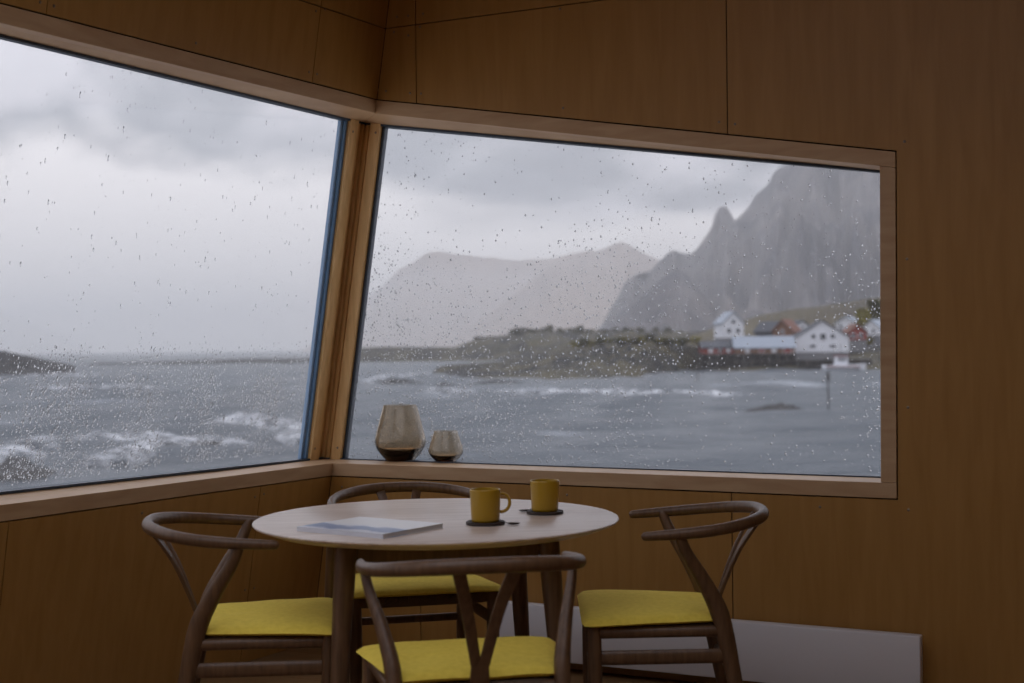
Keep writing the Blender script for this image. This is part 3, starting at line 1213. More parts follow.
drops('raindrops', 13000, pt_right, nR, (-0.1, sTRi), zBL, zTL, 0.0008, 0.0042, 0.5, 'bright raindrops on the window facing the village', dens_r)
drops('raindrops', 21000, pt_left, nL, (0.0, 2.6), zBLl + BW + 0.01, zTLl - BW - 0.012, 0.0008, 0.0036, 2.6, 'dense streaky raindrops on the window facing the open sea', dens_l)

# ================================================================== outdoors
HS = H - SEA           # eye height above the sea
M['sea'] = mat('grey sea water', (0.05, 0.068, 0.085), 0.28, IOR=1.33)
M['rock'] = noisy(mat('dark wet rock', rough=0.7), (0.014, 0.014, 0.015), (0.045, 0.042, 0.04), (1, 1, 1), 0.35, 8, 0.6, bdist=0.5)
M['shore'] = noisy(mat('mossy shore', rough=0.9), (0.010, 0.010, 0.011), (0.075, 0.062, 0.028), (1, 1, 1), 0.10, 8, 0.6, lo=0.4, hi=0.62, bdist=0.5)
M['hill'] = noisy(mat('grassy hillside', rough=0.95), (0.07, 0.058, 0.038), (0.12, 0.10, 0.055), (1, 1, 1), 0.03, 8, 0.4, bdist=1.0)
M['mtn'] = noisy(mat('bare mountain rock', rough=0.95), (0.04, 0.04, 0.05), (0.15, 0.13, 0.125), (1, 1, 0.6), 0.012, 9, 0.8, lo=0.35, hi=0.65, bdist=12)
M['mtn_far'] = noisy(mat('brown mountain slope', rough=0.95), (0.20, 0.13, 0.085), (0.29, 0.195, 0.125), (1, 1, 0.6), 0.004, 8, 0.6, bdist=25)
M['foam'] = noisy(mat('sea foam', rough=0.8), (0.55, 0.57, 0.60), (0.75, 0.76, 0.78), (1, 1, 1), 1.5, 5, 0.5, bdist=0.1)
M['bush'] = noisy(mat('autumn scrub', rough=0.9), (0.035, 0.042, 0.015), (0.12, 0.10, 0.03), (1, 1, 1), 0.9, 5)
M['yellow_leaf'] = noisy(mat('yellow green leaves', rough=0.9), (0.16, 0.14, 0.03), (0.30, 0.26, 0.06), (1, 1, 1), 0.9, 5)
M['white_wall'] = mat('white boarding', (0.75, 0.76, 0.8), 0.7)
M['red_wall'] = mat('red boarding', (0.26, 0.045, 0.035), 0.7)
M['ochre_wall'] = mat('rust boarding', (0.20, 0.10, 0.06), 0.7)
M['slate'] = mat('slate roof', (0.06, 0.065, 0.08), 0.6)
M['tin'] = mat('pale tin roof', (0.30, 0.34, 0.40), 0.45)
M['tile_roof'] = mat('rust red roof', (0.18, 0.075, 0.05), 0.7)
M['win'] = mat('dark pane', (0.04, 0.045, 0.055), 0.2)
M['timber'] = noisy(mat('quay timber', rough=0.9), (0.04, 0.037, 0.036), (0.10, 0.092, 0.085), (1, 1, 0.3), 1.2, 4)
M['concrete'] = mat('grey quay wall', (0.20, 0.20, 0.21), 0.9)
M['black'] = mat('black paint', (0.02, 0.02, 0.022), 0.5)


def lace(m):
    nt = m.node_tree
    b = nt.nodes['Principled BSDF']
    tc = nt.nodes.new('ShaderNodeTexCoord')
    no = nt.nodes.new('ShaderNodeTexNoise')
    no.inputs['Scale'].default_value = 0.7
    no.inputs['Detail'].default_value = 9
    no.inputs['Roughness'].default_value = 0.68
    nt.links.new(tc.outputs['Object'], no.inputs[0])
    mr = nt.nodes.new('ShaderNodeMapRange')
    mr.inputs['From Min'].default_value = 0.42
    mr.inputs['From Max'].default_value = 0.66
    nt.links.new(no.outputs['Fac'], mr.inputs['Value'])
    nt.links.new(mr.outputs[0], b.inputs['Alpha'])


lace(M['foam'])


def sea_material(m):
    nt = m.node_tree
    b = nt.nodes['Principled BSDF']
    tc = nt.nodes.new('ShaderNodeTexCoord')
    mp = nt.nodes.new('ShaderNodeMapping')
    mp.inputs['Scale'].default_value = (0.35, 1.0, 1.0)
    nt.links.new(tc.outputs['Object'], mp.inputs[0])
    n1 = nt.nodes.new('ShaderNodeTexNoise')
    n1.inputs['Scale'].default_value = 0.55
    n1.inputs['Detail'].default_value = 8
    n1.inputs['Roughness'].default_value = 0.62
    nt.links.new(mp.outputs[0], n1.inputs[0])
    bp = nt.nodes.new('ShaderNodeBump')
    bp.inputs['Strength'].default_value = 0.9
    bp.inputs['Distance'].default_value = 0.9
    nt.links.new(n1.outputs['Fac'], bp.inputs['Height'])
    nt.links.new(bp.outputs[0], b.inputs['Normal'])
    # whitecaps: broken streaks of foam
    m2 = nt.nodes.new('ShaderNodeMapping')
    m2.inputs['Scale'].default_value = (0.022, 0.075, 1.0)
    nt.links.new(tc.outputs['Object'], m2.inputs[0])
    n2 = nt.nodes.new('ShaderNodeTexNoise')
    n2.inputs['Scale'].default_value = 1.0
    n2.inputs['Detail'].default_value = 7
    n2.inputs['Roughness'].default_value = 0.6
    nt.links.new(m2.outputs[0], n2.inputs[0])
    mr = nt.nodes.new('ShaderNodeMapRange')
    mr.inputs['From Min'].default_value = 0.60
    mr.inputs['From Max'].default_value = 0.74
    nt.links.new(n2.outputs['Fac'], mr.inputs['Value'])
    mx = nt.nodes.new('ShaderNodeMix')
    mx.data_type = 'RGBA'
    mx.inputs[6].default_value = b.inputs['Base Color'].default_value
    mx.inputs[7].default_value = (0.55, 0.58, 0.62, 1)
    nt.links.new(mr.outputs[0], mx.inputs[0])
    nt.links.new(mx.outputs[2], b.inputs['Base Color'])
    m3 = nt.nodes.new('ShaderNodeMapRange')
    m3.inputs['To Min'].default_value = 0.28
    m3.inputs['To Max'].default_value = 0.8
    nt.links.new(mr.outputs[0], m3.inputs['Value'])
    nt.links.new(m3.outputs[0], b.inputs['Roughness'])


sea_material(M['sea'])

# the sea: fan shaped grid, finer close by, real swell
rows, cols = 430, 300
ds = np.geomspace(14, 14000, rows)
az = np.linspace(R(-62), R(48), cols)
vs = np.zeros((rows, cols, 3))
for i, d in enumerate(ds):
    x = d * np.sin(az)
    y = d * np.cos(az)
    amp = min(1.0, 260 / d) * 0.30
    z = amp * (np.sin(0.42 * y + 0.10 * x + 1.3 * np.sin(0.06 * x)) + 0.6 * np.sin(0.9 * y - 0.3 * x + np.sin(0.13 * x + 0.2 * y)) + 0.5 * np.sin(0.23 * x + 0.37 * y))
    vs[i, :, 0], vs[i, :, 1], vs[i, :, 2] = x, y, SEA + z
fs = [(i * cols + j, i * cols + j + 1, (i + 1) * cols + j + 1, (i + 1) * cols + j) for i in range(rows - 1) for j in range(cols - 1)]
sea = MB().add(vs.reshape(-1, 3), fs).build('sea', M['sea'], smooth=180)
tag(sea, 'choppy grey sea with whitecaps below the windows', 'sea', kind='structure')


def terrain(name, ridge, D, base, m, label, cat, thick=0.6, rough=0.1, nu=160, nv=26, curve=1.2, seed=0.0, freq=6.0, kind=None):
    """a landform: ridge line given by its outline at distance D, falling to the water at distance base in front and dipping behind"""
    rx = np.array([p[0] for p in ridge], float)
    ry = np.array([p[1] for p in ridge], float)
    us = np.linspace(rx[0], rx[-1], nu)
    vsl, fs = [], []
    for i, px in enumerate(us):
        py = np.interp(px, rx, ry)
        Dr = D(px) if callable(D) else D
        Db = base(px) if callable(base) else base
        top_ = at_y(px, py, Dr)
        hgt = max(top_.z - SEA, 0.05)
        for j in range(nv):
            v = j / (nv - 1) * 1.35
            k = v if v <= 1 else 1 - (v - 1) * 1.5
            y = Db + (Dr - Db) * v
            nz = noise.fractal(Vector((px / 1024 * freq * 4 + seed, v * freq * 0.6, seed * 1.7)), 0.8, 2.1, 6)
            fall = min(v, 1) * abs(1 - min(v, 1)) * 4
            z = SEA - 0.5 * (1 - min(k, 1)) + (hgt) * (max(k, 0) ** curve) + hgt * rough * nz * fall
            yy = y + (Dr - Db) * rough * 0.8 * noise.noise(Vector((px / 1024 * freq * 7 + 5 + seed, v * 2, 0))) * (1 - abs(1 - v)) * (0 if abs(v - 1) < 0.02 else 1)
            x = top_.x / Dr * (yy if v < 1 else Dr + (yy - Dr))
            vsl.append((x, yy, max(z, SEA - 1.0)))
    for i in range(nu - 1):
        for j in range(nv - 1):
            fs.append((i * nv + j, (i + 1) * nv + j, (i + 1) * nv + j + 1, i * nv + j + 1))
    o = MB().add(vsl, fs).build(name, m, smooth=180)
    tag(o, label, cat, kind=kind)
    return o


# far mountains, hidden feet in haze
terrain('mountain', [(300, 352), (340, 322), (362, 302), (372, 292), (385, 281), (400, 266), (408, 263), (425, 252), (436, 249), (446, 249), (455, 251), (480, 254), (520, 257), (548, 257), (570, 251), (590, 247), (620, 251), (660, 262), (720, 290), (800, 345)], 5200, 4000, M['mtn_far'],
        'palest flat topped mountain at the far left of the range', 'mountain', rough=0.10, seed=2.0)
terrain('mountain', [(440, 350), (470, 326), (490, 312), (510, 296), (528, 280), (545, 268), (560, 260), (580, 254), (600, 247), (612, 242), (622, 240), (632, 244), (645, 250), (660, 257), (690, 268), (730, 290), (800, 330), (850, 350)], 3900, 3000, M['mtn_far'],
        'hazy brown pointed mountain in the middle of the range', 'mountain', rough=0.10, seed=5.0)
terrain('mountain', [(575, 349), (590, 338), (603, 323), (609, 311), (618, 296), (624, 283), (633, 275), (650, 270), (657, 263), (662, 258), (668, 252), (674, 249), (681, 252), (691, 253), (699, 245), (706, 235), (710, 229), (713, 222), (715.5, 211), (719, 206), (723, 204.5), (727, 206), (731, 212), (734.5, 219.5), (740, 215), (748, 206), (756, 193), (763, 187), (769, 181), (773, 171), (782, 164), (800, 156), (830, 150), (870, 140), (920, 138), (1000, 160), (1100, 230), (1250, 330)], 1900, 900, M['mtn'],
        'steep dark mountain with a jagged pinnacle behind the village', 'mountain', rough=0.16, nu=320, nv=40, seed=8.0, freq=9, curve=1.5)
terrain('mountain_spur', [(588, 352), (600, 335), (612, 325), (625, 311), (640, 298), (655, 283), (664, 275), (672, 268), (680, 266), (688, 272), (697, 285), (706, 298), (716, 312), (735, 340)], 1350, 950, M['mtn'],
        'lower rocky spur in front of the jagged mountain', 'mountain', rough=0.14, nu=160, nv=26, seed=13.0, freq=9, curve=1.2)
terrain('hillside', [(560, 349), (620, 345), (690, 336), (720, 325), (760, 314), (800, 307), (840, 302), (880, 296), (960, 288), (1060, 290), (1200, 330)], 520, 330, M['hill'],
        'brown grassy hillside rising behind the village houses', 'hillside', rough=0.12, seed=17.0)
# low land in front
terrain('low_headland', [(290, 362), (322, 354), (340, 348.5), (380, 346.5), (430, 346.5), (455, 347), (464, 343), (474, 340), (490, 337), (514, 333), (540, 331), (580, 331.5), (620, 330), (660, 331), (700, 331), (740, 336), (800, 346)], lambda p: 660, 520, M['shore'],
        'long low headland with scrub behind the rocky point', 'headland', rough=0.25, nu=200, seed=21.0, freq=14, curve=0.8)
terrain('rocky_point', [(432, 372), (440, 366), (455, 364), (474, 363), (500, 361), (514, 359), (535, 354), (556, 350), (585, 345), (615, 341), (650, 340), (690, 345), (715, 350), (735, 360)], 285, lambda p: HS * F / (float(np.interp(p, [432, 470, 560, 640, 680, 735], [378, 382, 381, 377, 371, 369])) - horizon(p)), M['shore'],
        'dark rocky point with mossy scrub reaching into the sea', 'headland', rough=0.22, nu=200, nv=30, seed=25.0, freq=22, curve=0.75)
terrain('village_shore', [(690, 362), (700, 352), (730, 348), (780, 347), (830, 346), (870, 344), (900, 342), (1000, 340)], 330, 262, M['shore'],
        'low shore carrying the village houses', 'shore', rough=0.15, seed=29.0, curve=0.6)
terrain('skerry', [(-260, 350), (-120, 346), (-40, 350), (0, 350.5), (10, 352), (40, 358), (60, 362), (75, 366)], 330, 300, M['rock'],
        'dark low skerry at the left edge of the sea window', 'rock', rough=0.3, seed=31.0, freq=20, curve=0.7)
terrain('skerry', [(60, 366), (100, 363), (150, 362), (200, 360), (250, 358.5), (300, 358), (330, 359), (350, 361)], 560, 500, M['rock'],
        'long thin line of reefs below the sea horizon', 'rock', rough=0.4, seed=33.0, freq=40, curve=0.7)


def rock(name, px, py, w, d, h, m, label, seed):
    p = on_z(px, py, SEA)
    mb = MB()
    n, rws = 28, 8
    vs, fs, idx = [], [], []
    for j in range(rws + 1):
        t = j / rws
        if j == rws:
            idx.append([len(vs)]); vs.append((0, 0, h)); continue
        idx.append(list(range(len(vs), len(vs) + n)))
        for k in range(n):
            a = 2 * math.pi * k / n
            q = Vector((math.cos(a) * (1 - t), math.sin(a) * (1 - t), seed))
            f = 1 + 0.35 * noise.noise(q * 2.3)
            vs.append((w / 2 * (1 - t) * math.cos(a) * f, d / 2 * (1 - t) * math.sin(a) * f, -0.4 + (h + 0.4) * math.sin(t * math.pi / 2) * (1 + 0.3 * noise.noise(q * 4))))
    for A, B in zip(idx[:-1], idx[1:]):
        for k in range(n):
            k2 = (k + 1) % n
            fs.append((A[k], A[k2], B[0]) if len(B) == 1 else (A[k], A[k2], B[k2], B[k]))
    o = mb.add(vs, fs).build(name, m, smooth=180)
    o.location = p
    return tag(o, label, 'rock')


rock('rock', 778, 411, 5.8, 2.2, 0.5, M['rock'], 'small dark rock awash beside the channel marker', 1.0)
rock('rock', 395, 384.5, 10.5, 3.0, 0.75, M['rock'], 'dark low rock in the surf left of the point', 2.0)
rock('rock', 500, 385, 13, 4, 0.6, M['rock'], 'flat dark rock at the foot of the rocky point', 3.0)
rock('rock', 445, 386.5, 5, 3, 0.4, M['rock'], 'wave washed rock between the surf lines', 4.0)
rock('rock', 15, 478, 4.5, 5, 0.7, M['rock'], 'brown shore rock at the lower left of the sea window', 5.0)
rock('rock', 205, 452, 4.0, 3, 0.5, M['rock'], 'shore rock showing through foam below the sea window', 6.0)


def surf(pts, hgt, wid, label, seed):
    """a breaking wave crest: lumpy ridge along a line on the water"""
    line = catmull([on_z(px, py, SEA) for px, py in pts], 14)
    n, seg = len(line), 9
    vs, fs = [], []
    for i, p in enumerate(line):
        t = (line[min(i + 1, n - 1)] - line[max(i - 1, 0)]).normalized()
        b = Vector((-t.y, t.x, 0))
        e = math.sin(math.pi * (i + 0.15) / (n - 0.7)) ** 0.5
        lum = 0.65 + 0.8 * abs(noise.noise(Vector((i * 0.31, seed, 0.2)))) + 0.3 * noise.noise(Vector((i * 0.9, seed, 4)))
        for k in range(seg):
            u = k / (seg - 1) * 2 - 1
            z = hgt * e * lum * math.cos(u * math.pi / 2) ** 1.2 * (1 + 0.5 * noise.noise(Vector((i * 0.5, k * 0.8, seed))))
            vs.append(p + b * (u * wid * e * (0.7 + 0.5 * lum)) + UP * (z + 0.04 + 0.28 * e - 0.1 * abs(u)))
    for i in range(n - 1):
        for k in range(seg - 1):
            fs.append((i * seg + k, (i + 1) * seg + k, (i + 1) * seg + k + 1, i * seg + k + 1))
    # underside keeps it solid
    m0 = len(vs)
    for i in range(n):
        vs.append(vs[i * seg] - UP * 0.6); vs.append(vs[i * seg + seg - 1] - UP * 0.6)
    for i in range(n - 1):
        fs.append((i * seg, m0 + i * 2, m0 + i * 2 + 2, (i + 1) * seg))
        fs.append((i * seg + seg - 1, (i + 1) * seg + seg - 1, m0 + i * 2 + 3, m0 + i * 2 + 1))
    o = MB().add(vs, fs).build('breaking_wave', M['foam'], smooth=180)
    return tag(o, label, 'wave', 'white breaking waves')


surf([(424, 392), (450, 394), (480, 395)], 0.45, 1.6, 'short white breaker just right of the large vase', 1)
surf([(482, 392), (520, 395), (565, 395), (610, 395), (670, 396), (730, 397), (770, 398)], 0.4, 1.2, 'long white breaker running below the rocky point', 2)
surf([(362, 384), (385, 380), (410, 378), (436, 375)], 0.7, 2.2, 'white surf breaking over the low rock by the corner post', 3)
surf([(365, 353), (420, 352.5), (470, 353), (515, 355)], 1.2, 4, 'faint distant line of surf off the headland', 4)
surf([(455, 357), (490, 356), (516, 354.5)], 0.9, 4, 'white surf at the tip of the headland', 5)
surf([(20, 391), (70, 389), (120, 388), (170, 389)], 0.35, 1.6, 'pale breaker crossing the left half of the sea window', 6)
surf([(20, 377), (60, 376), (100, 376)], 0.5, 2.0, 'pale surf below the skerry', 7)
surf([(-20, 462), (40, 450), (110, 443), (170, 436)], 0.35, 2.2, 'broad foam nearest the sill of the sea window', 8)
surf([(90, 466), (140, 455), (200, 446), (262, 452)], 0.3, 1.5, 'foam washing the shore rocks below the sea window', 9)
surf([(205, 432), (240, 424), (275, 430), (300, 440)], 0.5, 2.2, 'foam heap near the corner post', 10)


# ---- houses
def house(px, pyb, D, w, d, hw_, hr, rz, wall, roof, label, wins=(), base=None, cat='house', chimney=False, name='house'):
    """gable faces local -y; wins on that face: (x, z, w, h) in metres"""
    p = at_y(px, pyb, D)
    t = thing(name, p, R(rz), label, cat, 'village buildings')
    mb = MB()
    g_ = [(-w / 2, 0), (w / 2, 0), (w / 2, hw_), (0, hw_ + hr), (-w / 2, hw_)]
    mb.prism([Vector((x, -d / 2, z)) for x, z in g_], [Vector((x, d / 2, z)) for x, z in g_])
    mb.build('walls', wall, t)
    ov = 0.35
    for s in (-1, 1):
        sl = hr / (w / 2)
        q = [(0, hw_ + hr + 0.02), (s * (w / 2 + ov), hw_ - sl * ov + 0.02), (s * (w / 2 + ov), hw_ - sl * ov + 0.24), (0, hw_ + hr + 0.26)]
        MB().prism([Vector((x, -d / 2 - ov, z)) for x, z in q], [Vector((x, d / 2 + ov, z)) for x, z in q]).build('roof_slope', roof, t)
    for (x, z, a, b) in wins:
        f = MB().box(x - a / 2 - 0.1, x + a / 2 + 0.1, -d / 2 - 0.07, -d / 2 + 0.02, z - 0.1, z + b + 0.1).build('window', M['white_wall'], t)
        MB().box(x - a / 2, x + a / 2, -d / 2 - 0.1, -d / 2 - 0.06, z, z + b).build('pane', M['win'], f)
    if base:
        MB().box(-w / 2, w / 2, -d / 2 + 0.05, d / 2 - 0.05, -base, 0).build('foundation', M['concrete'], t)
    if chimney:
        MB().box(-0.4, 0.4, 0.6, 1.4, hw_ + hr - 0.6, hw_ + hr + 0.9).build('chimney', M['concrete'], t)
    return t


def longhouse(px, pyb, D, w, d, hw_, hr, rz, wall, roof, label, wins=(), base=None):
    """long side faces local -y"""
    p = at_y(px, pyb, D)
    t = thing('boathouse', p, R(rz), label, 'building', 'village buildings')
    g_ = [(-d / 2, 0), (d / 2, 0), (d / 2, hw_), (0, hw_ + hr), (-d / 2, hw_)]
    MB().prism([Vector((-w / 2, y, z)) for y, z in g_], [Vector((w / 2, y, z)) for y, z in g_]).build('walls', wall, t)
    for s in (-1, 1):
        sl = hr / (d / 2)
        q = [(0, hw_ + hr + 0.02), (s * (d / 2 + 0.3), hw_ - sl * 0.3 + 0.02), (s * (d / 2 + 0.3), hw_ - sl * 0.3 + 0.2), (0, hw_ + hr + 0.22)]
        MB().prism([Vector((-w / 2 - 0.3, y, z)) for y, z in q], [Vector((w / 2 + 0.3, y, z)) for y, z in q]).build('roof_slope', roof, t)
    for (x, z, a, b, mm) in wins:
        f = MB().box(x - a / 2 - 0.1, x + a / 2 + 0.1, -d / 2 - 0.07, -d / 2 + 0.02, z - 0.08, z + b + 0.08).build('window', M['white_wall'], t)
        MB().box(x - a / 2, x + a / 2, -d / 2 - 0.1, -d / 2 - 0.06, z, z + b).build('pane', M[mm], f)
    if base:
        MB().box(-w / 2, w / 2, -d / 2 + 0.05, d / 2 - 0.05, -base, 0).build('foundation', M['concrete'], t)
    return t


K = 285 / F            # metres per pixel at the quay
house(820, 352, 282, 10.3, 9, 3.0, 3.15, -6, M['white_wall'], M['slate'], 'large white gabled waterfront house with dark windows',
      [(-1.75, 2.75, 0.75, 0.75), (0.1, 2.5, 1.0, 1.15), (2.0, 2.75, 0.75, 0.75), (-1.9, 0.95, 1.1, 0.5), (2.0, 0.95, 1.1, 0.5)], base=2.6)
house(729, 338, 305, 4.7, 6, 3.3, 2.2, 10, M['white_wall'], M['tin'], 'narrow white gabled house at the left end of the village',
      [(0, 3.1, 0.7, 0.8), (-1.0, 1.1, 0.7, 0.9), (1.0, 1.1, 0.7, 0.9)], base=2.0)
longhouse(763, 353.2, 276, 11.6, 5, 1.15, 2.0, -2, M['ochre_wall'], M['tin'], 'long low boathouse with a pale blue tin roof',
          [(-3.4, 0.25, 0.7, 0.6, 'white_wall'), (-0.6, 0.25, 0.8, 0.65, 'red_wall'), (1.8, 0.25, 0.7, 0.6, 'white_wall'), (4.4, 0.1, 1.4, 0.9, 'red_wall')], base=0.6)
longhouse(717.5, 353.5, 277, 6.8, 4, 1.15, 1.1, 2, M['red_wall'], M['slate'], 'low red shed at the left end of the quay',
          [(-1.7, 0.3, 0.6, 0.55, 'white_wall'), (0.2, 0.3, 0.5, 0.55, 'win'), (1.8, 0.3, 0.6, 0.55, 'white_wall')], base=0.6)
house(773, 338, 312, 4.5, 7, 1.5, 2.0, 35, M['slate'], M['slate'], 'dark grey house behind the long boathouse', [(0, 1.0, .6, .7)], base=2)
house(787, 338, 308, 4.4, 6, 1.6, 2.3, -30, M['ochre_wall'], M['tile_roof'], 'rust red house between boathouse and large white house', [(0, 1.0, .6, .7)], base=2)
house(797, 329, 345, 3.4, 5, 0.9, 1.0, 20, M['white_wall'], M['slate'], 'small white cottage just above the large white house', [(0, .3, .5, .5)], base=3)
house(854, 340, 300, 4.0, 5, 1.6, 1.6, 4, M['red_wall'], M['tile_roof'], 'red cottage with white windows right of the large white house', [(-0.9, 0.5, 0.7, 0.8), (0.7, 0.5, 0.7, 0.8)], base=2.5)
house(849, 330, 350, 5.2, 6, 1.6, 1.6, -28, M['white_wall'], M['tin'], 'grey roofed house uphill behind the red cottage', [(-1.2, 0.4, 0.7, 0.8)], base=3, chimney=True)
house(876, 335, 318, 4.2, 6, 1.4, 1.9, -34, M['white_wall'], M['tin'], 'white house at the right edge of the window', [(0.5, 0.6, 0.6, 0.7)], base=3)

# ---- quay: timber deck on piles and stone wall
def quay(px0, px1, D, ztop_, label, name='timber_quay'):
    a, b = at_y(px0, 360, D), at_y(px1, 360, D)
    L = (b - a).length
    t = thing(name, Vector((a.x, a.y, SEA)), math.atan2(b.y - a.y, b.x - a.x), label, 'quay')
    MB().box(0, L, 0.3, 7, ztop_ - 0.35, ztop_).build('deck', M['timber'], t)
    MB().box(0, L, 1.4, 2.2, -0.8, ztop_ - 0.3).build('rear_wall', M['rock'], t)
    n = max(3, int(L / 1.6))
    for i in range(n + 1):
        x = 0.15 + (L - 0.3) * i / n
        mb = MB().tube([(x, 0.25, -0.8), (x, 0.25, ztop_ + (0.25 if i % 3 == 0 else -0.05))], 0.16, 8, cap=False)
        mb.build('pile', M['timber'], t, smooth=60)
    MB().box(0, L, 0.06, 0.2, ztop_ * 0.5, ztop_ * 0.5 + 0.25).build('waling', M['timber'], t)
    return t


quay(700, 796, 270, 3.35, 'long dark timber quay in front of the boathouses')
quay(798, 872, 268, 2.0, 'low quay in front of the large white house')
# stone quay wall beneath the big house
p = at_y(819, 358, 276)
so = MB().box(-5.3, 4.7, -0.5, 0.5, SEA - 0.5, p.z + 0.9).build('stone_quay', M['concrete'])
so.location = (p.x, 276.4, 0)
tag(so, 'grey stone quay under the large white house', 'quay')


# ---- boat
def boat(px, py, D, L, rz, label):
    t = thing('fishing_boat', Vector((at_y(px, py, D).x, D, SEA)), R(rz), label, 'boat')
    st = np.linspace(0, 1, 14)
    secs = []
    for u in st:
        x = (u - 0.5) * L
        half = 0.16 * L * (1 - (max(0, u - 0.55) / 0.45) ** 2.2) * (0.82 + 0.18 * min(1, u * 4))
        half = max(half, 0.03)
        sh = 0.95 + 0.9 * max(0, u - 0.4) ** 1.7 + 0.12 * (1 - u)
        secs.append([(x, -half, sh), (x, -half * 0.93, 0.35), (x, -half * 0.6, -0.2), (x, 0, -0.4), (x, half * 0.6, -0.2), (x, half * 0.93, 0.35), (x, half, sh), (x, half * 0.88, sh - 0.12), (x, 0, sh - 0.3), (x, -half * 0.88, sh - 0.12)])
    n = len(secs[0])
    vs = [p_ for s in secs for p_ in s]
    fs = [(i * n + k, i * n + (k + 1) % n, (i + 1) * n + (k + 1) % n, (i + 1) * n + k) for i in range(len(secs) - 1) for k in range(n)]
    fs += [tuple(range(n - 1, -1, -1)), tuple(range((len(secs) - 1) * n, len(secs) * n))]
    MB().add(vs, fs).build('hull', M['white_wall'], t, smooth=40)
    MB().box(-L * 0.47, L * 0.28, -L * 0.17, -L * 0.14, -0.05, 0.40).build('boot_stripe', M['black'], t)
    c = MB().prism([Vector((x, -0.85, z)) for x, z in ((-1.9, 0.8), (0.4, 0.8), (0.15, 2.7), (-1.7, 2.7))], [Vector((x, 0.85, z)) for x, z in ((-1.9, 0.8), (0.4, 0.8), (0.15, 2.7), (-1.7, 2.7))]).build('wheelhouse', M['white_wall'], t)
    MB().box(-1.9, 0.35, -1.0, 1.0, 2.7, 2.85).build('cabin_roof', M['red_wall'], t)
    for x in (-1.3, -0.5):
        MB().box(x - 0.28, x + 0.28, -0.9, -0.84, 1.9, 2.45).build('cabin_window', M['win'], t)
    MB().tube([(-0.8, 0, 2.8), (-0.8, 0, 5.0)], 0.05, 8).build('mast', M['black'], t)
    MB().tube([(2.2, 0, 1.2), (2.2, 0, 3.2)], 0.045, 8).build('mast', M['black'], t)
    MB().box(-L * 0.48, L * 0.3, -L * 0.158, -L * 0.150, 0.72, 0.86).build('rubbing_strake', M['red_wall'], t)
    return t


boat(845, 369, 261, 8.2, 8, 'white fishing boat with red roofed wheelhouse moored at the quay')

# ---- channel marker pole
p = on_z(828.5, 412, SEA)
mk = thing('channel_marker', p, 0, 'thin dark channel marker pole standing in the water', 'marker')
MB().tube([(0, 0, -1), (0, 0, 2.75)], 0.06, 10, cap=False).build('pole', M['black'], mk, smooth=60)
MB().lathe([(0, 2.3), (0.12, 2.3), (0.12, 2.85), (0.05, 3.0), (0, 3.0)], 12).build('top_mark', M['black'], mk, smooth=40)
p = on_z(697.5, 383, SEA)
mk = thing('channel_marker', p, 0, 'faint slim marker pole off the left end of the quay', 'marker')
MB().tube([(0, 0, -1), (0, 0, 2.4)], 0.07, 10, cap=False).build('pole', M['timber'], mk, smooth=60)
MB().lathe([(0, 2.1), (0.14, 2.1), (0.14, 2.5), (0, 2.6)], 12).build('top_mark', M['timber'], mk, smooth=40)


# ---- scrub and trees
def clump_mesh(name, m, seed, n=150, leaf=0.28):
    r_ = random.Random(seed)
    mb = MB()
    for i in range(n):
        v = Vector((r_.gauss(0, 1), r_.gauss(0, 1), r_.gauss(0, 1))).normalized() * (0.55 + 0.45 * r_.random())
        v += Vector((0, 0, 1.0))
        lob = 1 + 0.35 * noise.noise(v * 1.7 + Vector((seed, 0, 0)))
        v = Vector((v.x * lob, v.y * lob, v.z * lob * 0.9))
        a = Vector((r_.gauss(0, 1), r_.gauss(0, 1), r_.gauss(0, 1))).normalized()
        b = a.orthogonal().normalized()
        c = a.cross(b)
        mb.add([v + a * leaf, v + b * leaf * .7, v - a * leaf, v - b * leaf * .7, v + c * leaf * .5], [(0, 1, 4), (1, 2, 4), (2, 3, 4), (3, 0, 4)])
    return mb.mesh(name, m)


def stem_mesh():
    mb = MB()
    for k in range(4):
        a = k * 1.7
        mb.tube([(0, 0, -0.2), (0.15 * math.cos(a), 0.15 * math.sin(a), 0.4), (0.45 * math.cos(a), 0.45 * math.sin(a), 1.2)], [0.09, 0.06, 0.03], 6, cap=False)
    return mb.mesh('stem', M['timber'])


clumps = [clump_mesh('foliage', M['bush'], s) for s in (1, 2, 3)]
yclumps = [clump_mesh('foliage', M['yellow_leaf'], s) for s in (4, 5)]
STEM = stem_mesh()


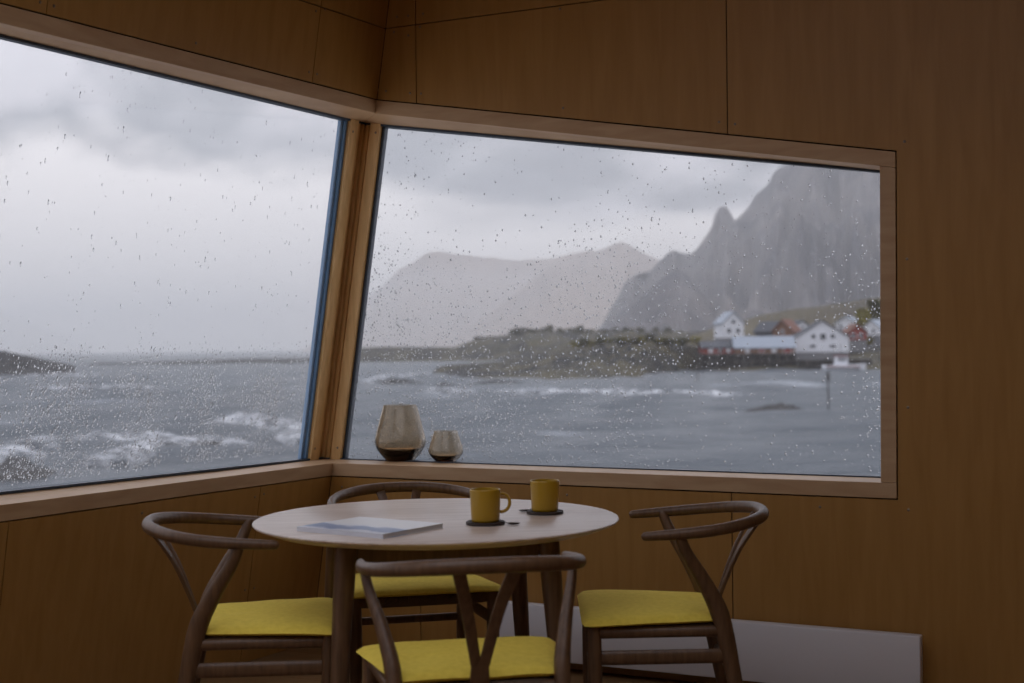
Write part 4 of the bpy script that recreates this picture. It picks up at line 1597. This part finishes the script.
def bush(px, pyb, D, wpx, hpx, kinds, label, group, name='shrub', cat='shrub'):
    p = at_y(px, pyb, D)
    k = D / F
    t = thing(name, p, random.random() * 6, label, cat, group)
    t.scale = (wpx * k / 2.1, wpx * k / 2.1, hpx * k / 1.9)
    link(bpy.data.objects.new('foliage', random.choice(kinds)), t)
    link(bpy.data.objects.new('stem', STEM), t)


for (px, top_) in [(478, 338), (490, 335), (501, 333), (513, 330), (521, 329), (533, 329), (543, 327), (550, 325), (560, 329), (570, 327), (579, 327), (590, 330), (602, 329), (614, 328), (628, 327), (641, 328), (655, 329), (668, 328), (682, 330), (694, 331)]:
    bush(px, 336.5 if px > 505 else 341, 655, random.uniform(8, 15), max(5, 338 - top_ + random.uniform(-2.5, 2.5)), clumps, 'dark scrub bush on the ridge of the low headland', 'scrub on the low headland')
for i in range(22):
    px = 575 + i * 5.6 + random.uniform(-3, 3)
    bush(px, 347 + random.uniform(-2, 2.5) - (3 if px > 600 else 0), 278, random.uniform(9, 15), random.uniform(5, 9), yclumps if i % 3 == 0 else clumps, 'mossy green bush on the rocky point', 'bushes on the rocky point')
bush(863, 327, 335, 15, 19, yclumps, 'yellow green tree behind the red cottage', None, 'tree', 'tree')
bush(875, 322, 345, 15, 24, clumps, 'dark green tree at the right edge of the window', None, 'tree', 'tree')
bush(868, 345, 300, 12, 9, yclumps, 'yellow bush between the red cottage and the white house', None)

# ------------------------------------------------------------------ rain haze over the far water
hz = bpy.data.materials.new('rain haze')
hz.use_nodes = True
nt = hz.node_tree
nt.nodes.clear()
vol = nt.nodes.new('ShaderNodeVolumeScatter')
vol.inputs['Color'].default_value = (0.95, 0.95, 0.97, 1)
vol.inputs['Density'].default_value = 3.7e-4
vol.inputs['Anisotropy'].default_value = 0.0
o_ = nt.nodes.new('ShaderNodeOutputMaterial')
nt.links.new(vol.outputs[0], o_.inputs['Volume'])
haze = MB().box(-9000, 9000, 420, 8000, SEA - 3, 250).build('haze', hz)
tag(haze, 'thin grey rain haze over the far water and mountains', 'haze', kind='stuff')
